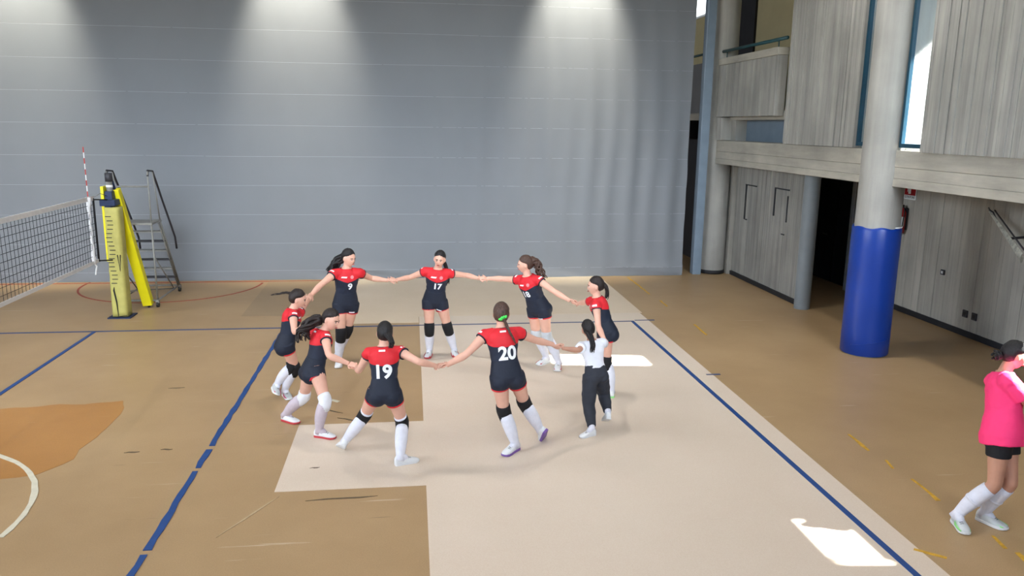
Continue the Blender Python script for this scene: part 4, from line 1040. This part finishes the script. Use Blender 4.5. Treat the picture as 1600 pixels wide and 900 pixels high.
def jersey(F, root):
    me = top(F, root, 'jersey', M_NAVY, JERSEY, .17, .0395, .08)
    bvh = BVHTree.FromPolygons([v.co for v in me.vertices], [p_.vertices[:] for p_ in me.polygons])
    # red yoke: same cloth, 2 mm proud, cut along a shallow V
    n = len(me.vertices); attr = np.zeros(n); 
    for i, v in enumerate(me.vertices):
        t, x, y_ = spine_coord(F, v.co)
        vv = max(0, 1 - abs(x) / (.105 * F.S)); fr_ = min(1, max(0, (y_ / (.05 * F.S) + 1) / 2))
        attr[i] = (t - ((.665 - .05 * vv) * (1 - fr_) + (.79 - .12 * vv) * fr_)) * F.L
    keep = [p_.vertices[:] for p_ in me.polygons if max(attr[j] for j in p_.vertices) > 0]
    used = sorted({j for f_ in keep for j in f_}); mp = {j: i for i, j in enumerate(used)}
    mb = MB(); mb.add([A(me.vertices[j].co) + A(me.vertices[j].normal) * .0025 + (F.up * (-attr[j]) if attr[j] < 0 else 0) for j in used], [tuple(mp[j] for j in f_) for f_ in keep])
    jo = link_mesh('jersey', local(me, F), M_NAVY, root, True, tuple(F.base))
    mb.build('red_yoke', M_RED, jo, True)
    for s_ in 'LR':
        sh, el = F.J['sh' + s_], F.J['el' + s_]; e = sh + (el - sh) * .185; d_ = nrm(el - sh)
        tb = MB(); tb.tube([e - d_ * .006, e + d_ * .004], .0408 * F.S, 20); tb.build('sleeve_trim', M_NAVYT, jo, True)
    ct = MB(); c0 = F.J['pel'] + F.up * F.L * 1.02; r, f = F.fr(1)
    ct.tube([c0 + f * .003 + r * .041 * F.S * math.cos(a) + f * .041 * F.S * math.sin(a) - F.up * (.022 * max(0, math.sin(a))) for a in np.linspace(0, 2 * math.pi, 24)], .0065, 6)
    ct.build('collar', M_NAVYT, jo, True)
    return jo, bvh

SHORT = [(-.235, .050, .050, -.006), (-.15, .086, .070, -.008), (-.03, .105, .080, -.010), (.12, .097, .073, -.006), (.30, .085, .065, 0), (.34, .083, .063, 0)]
def shorts(F, root, leg_t, material, trim, name='shorts', legr=(.062, .0595)):
    mb = MB(); S, J = F.S, F.J
    F.torso(mb, SHORT, 30)
    r, f = F.fr(0)
    for q in (-1, 1): mb.sphere(J['pel'] + r * q * .046 * S - f * .026 * S - F.up * .03 * S, .063 * S)
    ends = []
    for s_ in 'LR':
        hp, kn = J['hip' + s_], J['kn' + s_]
        a0 = hp + F.up * .03; e = hp + (kn - hp) * leg_t
        mb.tube([a0, a0 + (e - a0) * .35, a0 + (e - a0) * .7, e], [legr[0] * S, legr[0] * S, (legr[0] * .5 + legr[1] * .5) * S, legr[1] * S], 20)
        ends.append((e, nrm(kn - hp)))
    me = remesh(mb, .0085, 5)
    bvh = BVHTree.FromPolygons([v.co for v in me.vertices], [p_.vertices[:] for p_ in me.polygons])
    o = link_mesh(name, local(me, F), material, root, True, tuple(F.base))
    if trim:
        for e, d_ in ends:
            tb = MB(); tb.tube([e - d_ * .012, e + d_ * .003], legr[1] * S * 1.0, 22); tb.build('hem_trim', trim, o, True)
    return o, bvh

def leg_cover(F, s_, t0, t1, ex, name, material, root, seg=8):
    """tube round the shin between fractions t0..t1 below the knee"""
    J, S = F.J, F.S; kn, an_ = J['kn' + s_], J['an' + s_]; back = -F.fr(0)[1]
    prof = [(0, .0355), (.12, .0375), (.25, .0392), (.42, .0385), (.6, .0355), (.8, .0285), (.93, .0240), (1, .0232), (1.2, .024)]
    pts = []; rad = []
    for t in np.linspace(t0, t1, seg):
        pts.append(kn + (an_ - kn) * t + back * .010 * S * math.sin(math.pi * min(1, max(0, t)))); rad.append((interp(prof, t) + ex) * S * (1 + .03 * math.sin(t * 40)))
    mb = MB().tube(pts, rad, 18)
    if t1 > 1:
        to = J['to' + s_]; mb.tube([an_ + (kn - an_) * .10, an_ * .9 + to * .1, an_ * .72 + to * .28, an_ * .5 + to * .5], [.0245 * S, .0255 * S, .0235 * S, .014 * S], 14)
    return mb.build(name, material, root, True)
def knee_pad(F, s_, material, root, up=.20, dn=.27):
    J, S = F.J, F.S; hp, kn, an_ = J['hip' + s_], J['kn' + s_], J['an' + s_]
    P = [kn + (hp - kn) * up, kn + (hp - kn) * up * .55, kn + (hp - kn) * .04 + (an_ - kn) * .02, kn + (an_ - kn) * dn * .5, kn + (an_ - kn) * dn]
    f = F.fr(0)[1]; P[2] = P[2] + f * .008
    P[1] = P[1] + f * .004; P[3] = P[3] + f * .004
    o = MB().tube(P, [.0435 * S, .0455 * S, .0455 * S, .0435 * S, .041 * S], 20).build('knee_pad', material, root, True)
    return o
def shoe(F, s_, mu, ms, accent, root):
    J, S = F.J, F.S; an_, to = J['an' + s_], J['to' + s_]; k = S / 1.62
    planted = an_[2] < .11
    if planted:
        f = nrm((to - an_) * A([1, 1, 0])); u = A([0, 0, 1.0])
    else:
        shin = nrm(J['kn' + s_] - an_); g = to - an_; f = nrm(g + shin * .055); u = nrm(shin - f * (shin @ f)) 
    r = np.cross(f, u)
    o_ = an_ - u * (an_[2] if planted else .085) - f * .058 * k
    Ln = .262 * k
    prof = [(0, .026, .085), (.05, .034, .104), (.16, .038, .116), (.30, .039, .114), (.40, .040, .096), (.52, .044, .078), (.66, .048, .064), (.82, .046, .052), (.93, .036, .043), (.99, .020, .034)]
    rings = []; n = 18
    for t, hw, h_ in prof:
        c_ = o_ + f * t * Ln + r * (.006 * math.sin(t * 3)) * (1 if s_ == 'L' else -1)
        ring = []
        for i in range(n):
            a = 2 * math.pi * i / n; ca, sa = math.cos(a), math.sin(a)
            tall = h_ * k * (.5 + .5 * math.copysign(abs(sa) ** .7, sa))
            ww = hw * k * (abs(ca) ** .7) * (1 - .35 * max(0, sa) ** 2 * (1 if h_ > .06 else .5))
            ring.append(c_ + r * math.copysign(ww, ca) + u * max(.018 * k, tall))
        rings.append(ring)
    sh = MB().loft(rings).build('shoe', mu, root, True)
    rings = []
    for t, hw, _ in [(-.012, .016, 0)] + prof[:] + [(1.01, .010, 0)]:
        c_ = o_ + f * t * Ln + r * (.006 * math.sin(t * 3)) * (1 if s_ == 'L' else -1); w2 = (hw + .004) * k
        toe = .010 * max(0, (t - .8) / .2) * k
        rings.append([c_ - r * w2 + u * (.001 + toe), c_ + r * w2 + u * (.001 + toe), c_ + r * (w2 - .001) + u * (.026 * k + toe * .4), c_ - r * (w2 - .001) + u * (.026 * k + toe * .4)])
    bevel(MB().loft(rings).build('sole', ms, sh, False), .004)
    lc = MB()
    for q in range(5):
        t = .40 + q * .06; h_ = interp([(a, c_) for a, _, c_ in prof], t) * k
        c_ = o_ + f * t * Ln + u * (h_ + .001)
        lc.tube([c_ - r * .020 * k - u * .008, c_, c_ + r * .020 * k - u * .008], .0032, 6)
    lc.build('laces', M_LACE, sh, True)
    if accent is not None:
        ac = MB()
        for q in (-1, 1):
            P = []
            for t in np.linspace(.42, .92, 7):
                hw = interp([(a, b) for a, b, _ in prof], t) * k; h_ = interp([(a, c_) for a, _, c_ in prof], t) * k
                P.append((t, hw, h_))
            lo_ = [o_ + f * t * Ln + r * q * (hw * 1.03 + .001) + u * .026 * k for t, hw, h_ in P]
            hi_ = [o_ + f * t * Ln + r * q * (hw * .93 + .003) + u * (.026 * k + (h_ - .026 * k) * .55) for t, hw, h_ in P]
            nn = len(P); ac.add(lo_ + hi_, [(i, i + 1, nn + i + 1, nn + i) for i in range(nn - 1)])
        ao = ac.build('side_panel', accent, sh, True); md = ao.modifiers.new('t', 'SOLIDIFY'); md.thickness = .003; md.offset = 0
def ankle_mark(F, s_, parent):
    J, S = F.J, F.S; kn, an_ = J['kn' + s_], J['an' + s_]; c_ = kn + (an_ - kn) * .70
    d_ = nrm(A(CAMPOS) - c_); ax = nrm(an_ - kn); d_ = nrm(d_ - ax * (d_ @ ax)); x_ = np.cross(ax, d_)
    rad = .0305 * S
    mb = MB()
    def q(a, b): 
        an2 = a / rad
        return c_ + (d_ * math.cos(an2) + x_ * math.sin(an2)) * (rad) - ax * b - F.fr(0)[1] * .010 * S * .8
    mb.tube([q(-.012, -.022), q(.0, -.005), q(.012, .028)], [.004, .0055, .003], 6); mb.tube([q(-.016, -.022), q(.02, -.022)], .0035, 6)
    mb.build('sock_logo', M_LACE, parent, True)

def person(key, label, skin, hairm, style, tie, outfit, **kw):
    F = Fig(key)
    me = body(F, skin)
    root = link_mesh('person', local(me, F), skin, None, True, tuple(F.base))
    tag(root, label, 'person', kw.get('group', 'players holding hands in a circle'))
    hair(F, root, hairm, style, tie)
    add_face(F, root)
    sk = kw.get('sock', M_SOCK)
    if outfit == 'kit':
        jo, bvh = jersey(F, root)
        so, sbv = shorts(F, root, kw.get('leg', .27), M_NAVYS, M_RED)
        for num, size, t0, x0, back in kw.get('nums', ()): text_print(F, num, size, bvh, t0, x0, back, jo)
        patch(F, slab(.075, .020, .012), 4, 2, bvh, .83, -.055, False, jo, 'chest_print', M_WPRINT)
        patch(F, disc(.024), 4, 4, bvh, .83, .058, False, jo, 'crest', M_CREST)
        patch(F, slab(.065, .018), 4, 2, bvh, .955, 0.0, True, jo, 'neck_print', M_WPRINT)
        patch(F, slab(.075, .016), 4, 2, sbv, -.25, .075, False, so, 'shorts_print', M_WPRINT)
        for s_ in 'LR':
            sh_, el_ = F.J['sh' + s_], F.J['el' + s_]; c_ = sh_ + (el_ - sh_) * .06
            d1_ = nrm(el_ - sh_); u_ = nrm(F.up - d1_ * (F.up @ d1_)); f_ = np.cross(d1_, u_); rd = .0425 * F.S
            P = [[c_ + d1_ * a + (u_ * math.cos(b) + f_ * math.sin(b)) * rd for b in (-.5, -.25, 0, .25, .5)] for a in (-.012, .0, .012)]
            mb = MB(); mb.add([q for row in P for q in row], [(i * 5 + j, i * 5 + j + 1, i * 5 + j + 6, i * 5 + j + 5) for i in range(2) for j in range(4)])
            mb.build('shoulder_print', M_WPRINT, jo, True)
        for s_ in 'LR':
            o = leg_cover(F, s_, kw.get('sock_top', .10), 1.12, .0035, 'sock', sk, root)
            if kw.get('mark') and s_ in kw['mark']: ankle_mark(F, s_, o)
            knee_pad(F, s_, kw['pad'], root)
            if kw.get('under'):
                hp, kn = F.J['hip' + s_], F.J['kn' + s_]
                MB().tube([kn + (hp - kn) * .16, kn + (hp - kn) * .235], .0425 * F.S, 18).build('sock_top', M_SOCK, root, True)
    elif outfit == 'tee':
        me = top(F, root, 't_shirt', M_TEE, JERSEY, .55, .046, .10, .004)
        link_mesh('t_shirt', local(me, F), M_TEE, root, True, tuple(F.base))
        mb = MB(); S, J = F.S, F.J
        F.torso(mb, SHORT, 30); r, f = F.fr(0)
        for q in (-1, 1): mb.sphere(J['pel'] + r * q * .044 * S - f * .024 * S - F.up * .03 * S, .060 * S)
        for s_ in 'LR':
            pts = F.path(J['hip' + s_] + F.up * .03, J['kn' + s_], J['an' + s_] + (J['kn' + s_] - J['an' + s_]) * .08, 6, 7, .1); n = len(pts)
            mb.tube(pts, [interp([(0, .070), (.25, .066), (.46, .056), (.7, .053), (.85, .045), (1, .037)], i / (n - 1)) * S for i in range(n)], 18)
        me = remesh(mb, .0085, 4)
        for v in me.vertices:
            v.co = v.co + v.normal * (.006 * noise.noise(Vector((v.co.x * 12, v.co.y * 12, v.co.z * 20))))
        link_mesh('trousers', local(me, F), M_TROUS, root, True, tuple(F.base))
        for s_ in 'LR': leg_cover(F, s_, .78, 1.06, .003, 'sock', M_SOCK, root, 5)
    elif outfit == 'bib':
        prof = [(-.22, .122, .098, 0), (-.05, .125, .100, 0), (.15, .112, .090, 0), (.35, .098, .082, .004), (.55, .098, .082, .006), (.70, .104, .084, .006), (.84, .106, .076, .002), (.93, .088, .060, 0), (1.0, .058, .050, 0), (1.03, .046, .046, .003)]
        me = top(F, root, 'shirt', M_PINK, prof, .62, .050, -.5, .004)
        link_mesh('shirt', local(me, F), M_PINK, root, True, tuple(F.base))
        shorts(F, root, .36, M_KNEEB, None, legr=(.064, .060))
        for s_ in 'LR':
            o = leg_cover(F, s_, .12, 1.12, .0035, 'sock', sk, root)
            ankle_mark(F, s_, o)
            leg_cover(F, s_, .50, .56, .0055, 'shin_pad_edge', M_SOCK, root, 3)
    for s_ in 'LR': shoe(F, s_, kw.get('shoe', M_SHOE), kw.get('sole', M_SOLE), kw.get('accent'), root)
    return root

person('A', 'girl in red and navy kit with thin braid flying out, leftmost of the circle', M_SKIN, M_HAIRD, 'braid', M_YELT, 'kit', pad=M_KNEEB, mark='R', shoe=M_SHOEG, sole=M_SOLE, accent=M_SHOEP)
person('B', 'girl in red and navy kit with white knee pads and swinging thick ponytail', M_SKIN, M_HAIRD, 'thick', M_REDT, 'kit', pad=M_KNEEW, sock=M_SOCKG, sole=M_SOLER)
person('C', 'girl with white number 19 on her navy back, arms stretched sideways', M_SKIN, M_HAIRK, 'pony', M_BLKT, 'kit', pad=M_KNEEB, under=True, nums=(('19', .19, .475, 0, True),), mark='R')
person('D', 'girl with white number 20 on her back and green scrunchie', M_SKIN, M_HAIRB, 'braid', M_GREENS, 'kit', pad=M_KNEEB, nums=(('20', .19, .48, .015, True),), sole=M_SOLEP)
person('E', 'small child in white T-shirt and charcoal trousers, seen from behind', M_SKIN2, M_HAIRK, 'pony', M_BLKT, 'tee')
person('F', 'girl in red and navy kit behind the child in white, facing left', M_SKIN, M_HAIRD, 'pony', M_BLKT, 'kit', pad=M_KNEEB, nums=(('8', .18, .48, 0, True),), shoe=M_SHOE, accent=M_SHOEGR, sole=M_SHOEGR)
person('G', 'girl in red and navy kit with curly brown ponytail and grey knee pads leaning back', M_SKIN, M_HAIRB, 'curly', M_BLKT, 'kit', pad=M_KNEEG, nums=(('18', .125, .54, -.02, False),), sole=M_SOLE, accent=M_SHOER)
person('H', 'girl with number 17 on her front, facing the camera', M_SKIN, M_HAIRK, 'pony', M_BLKT, 'kit', pad=M_KNEEB, nums=(('17', .125, .54, .015, False),), accent=M_SHOER, sole=M_SOLER)
person('I', 'girl with number 9 on her front and long dark ponytail, arms held wide', M_SKIN, M_HAIRK, 'thick', M_BLKT, 'kit', pad=M_KNEEB, nums=(('9', .125, .55, .035, False),))
person('J', 'girl in bright pink shirt and black shorts at the right edge of the picture', M_SKIN2, M_HAIRK, 'bun', None, 'bib', group='people beside the court', shoe=M_SHOEG, sole=M_SOLE, accent=M_SHOEGR)
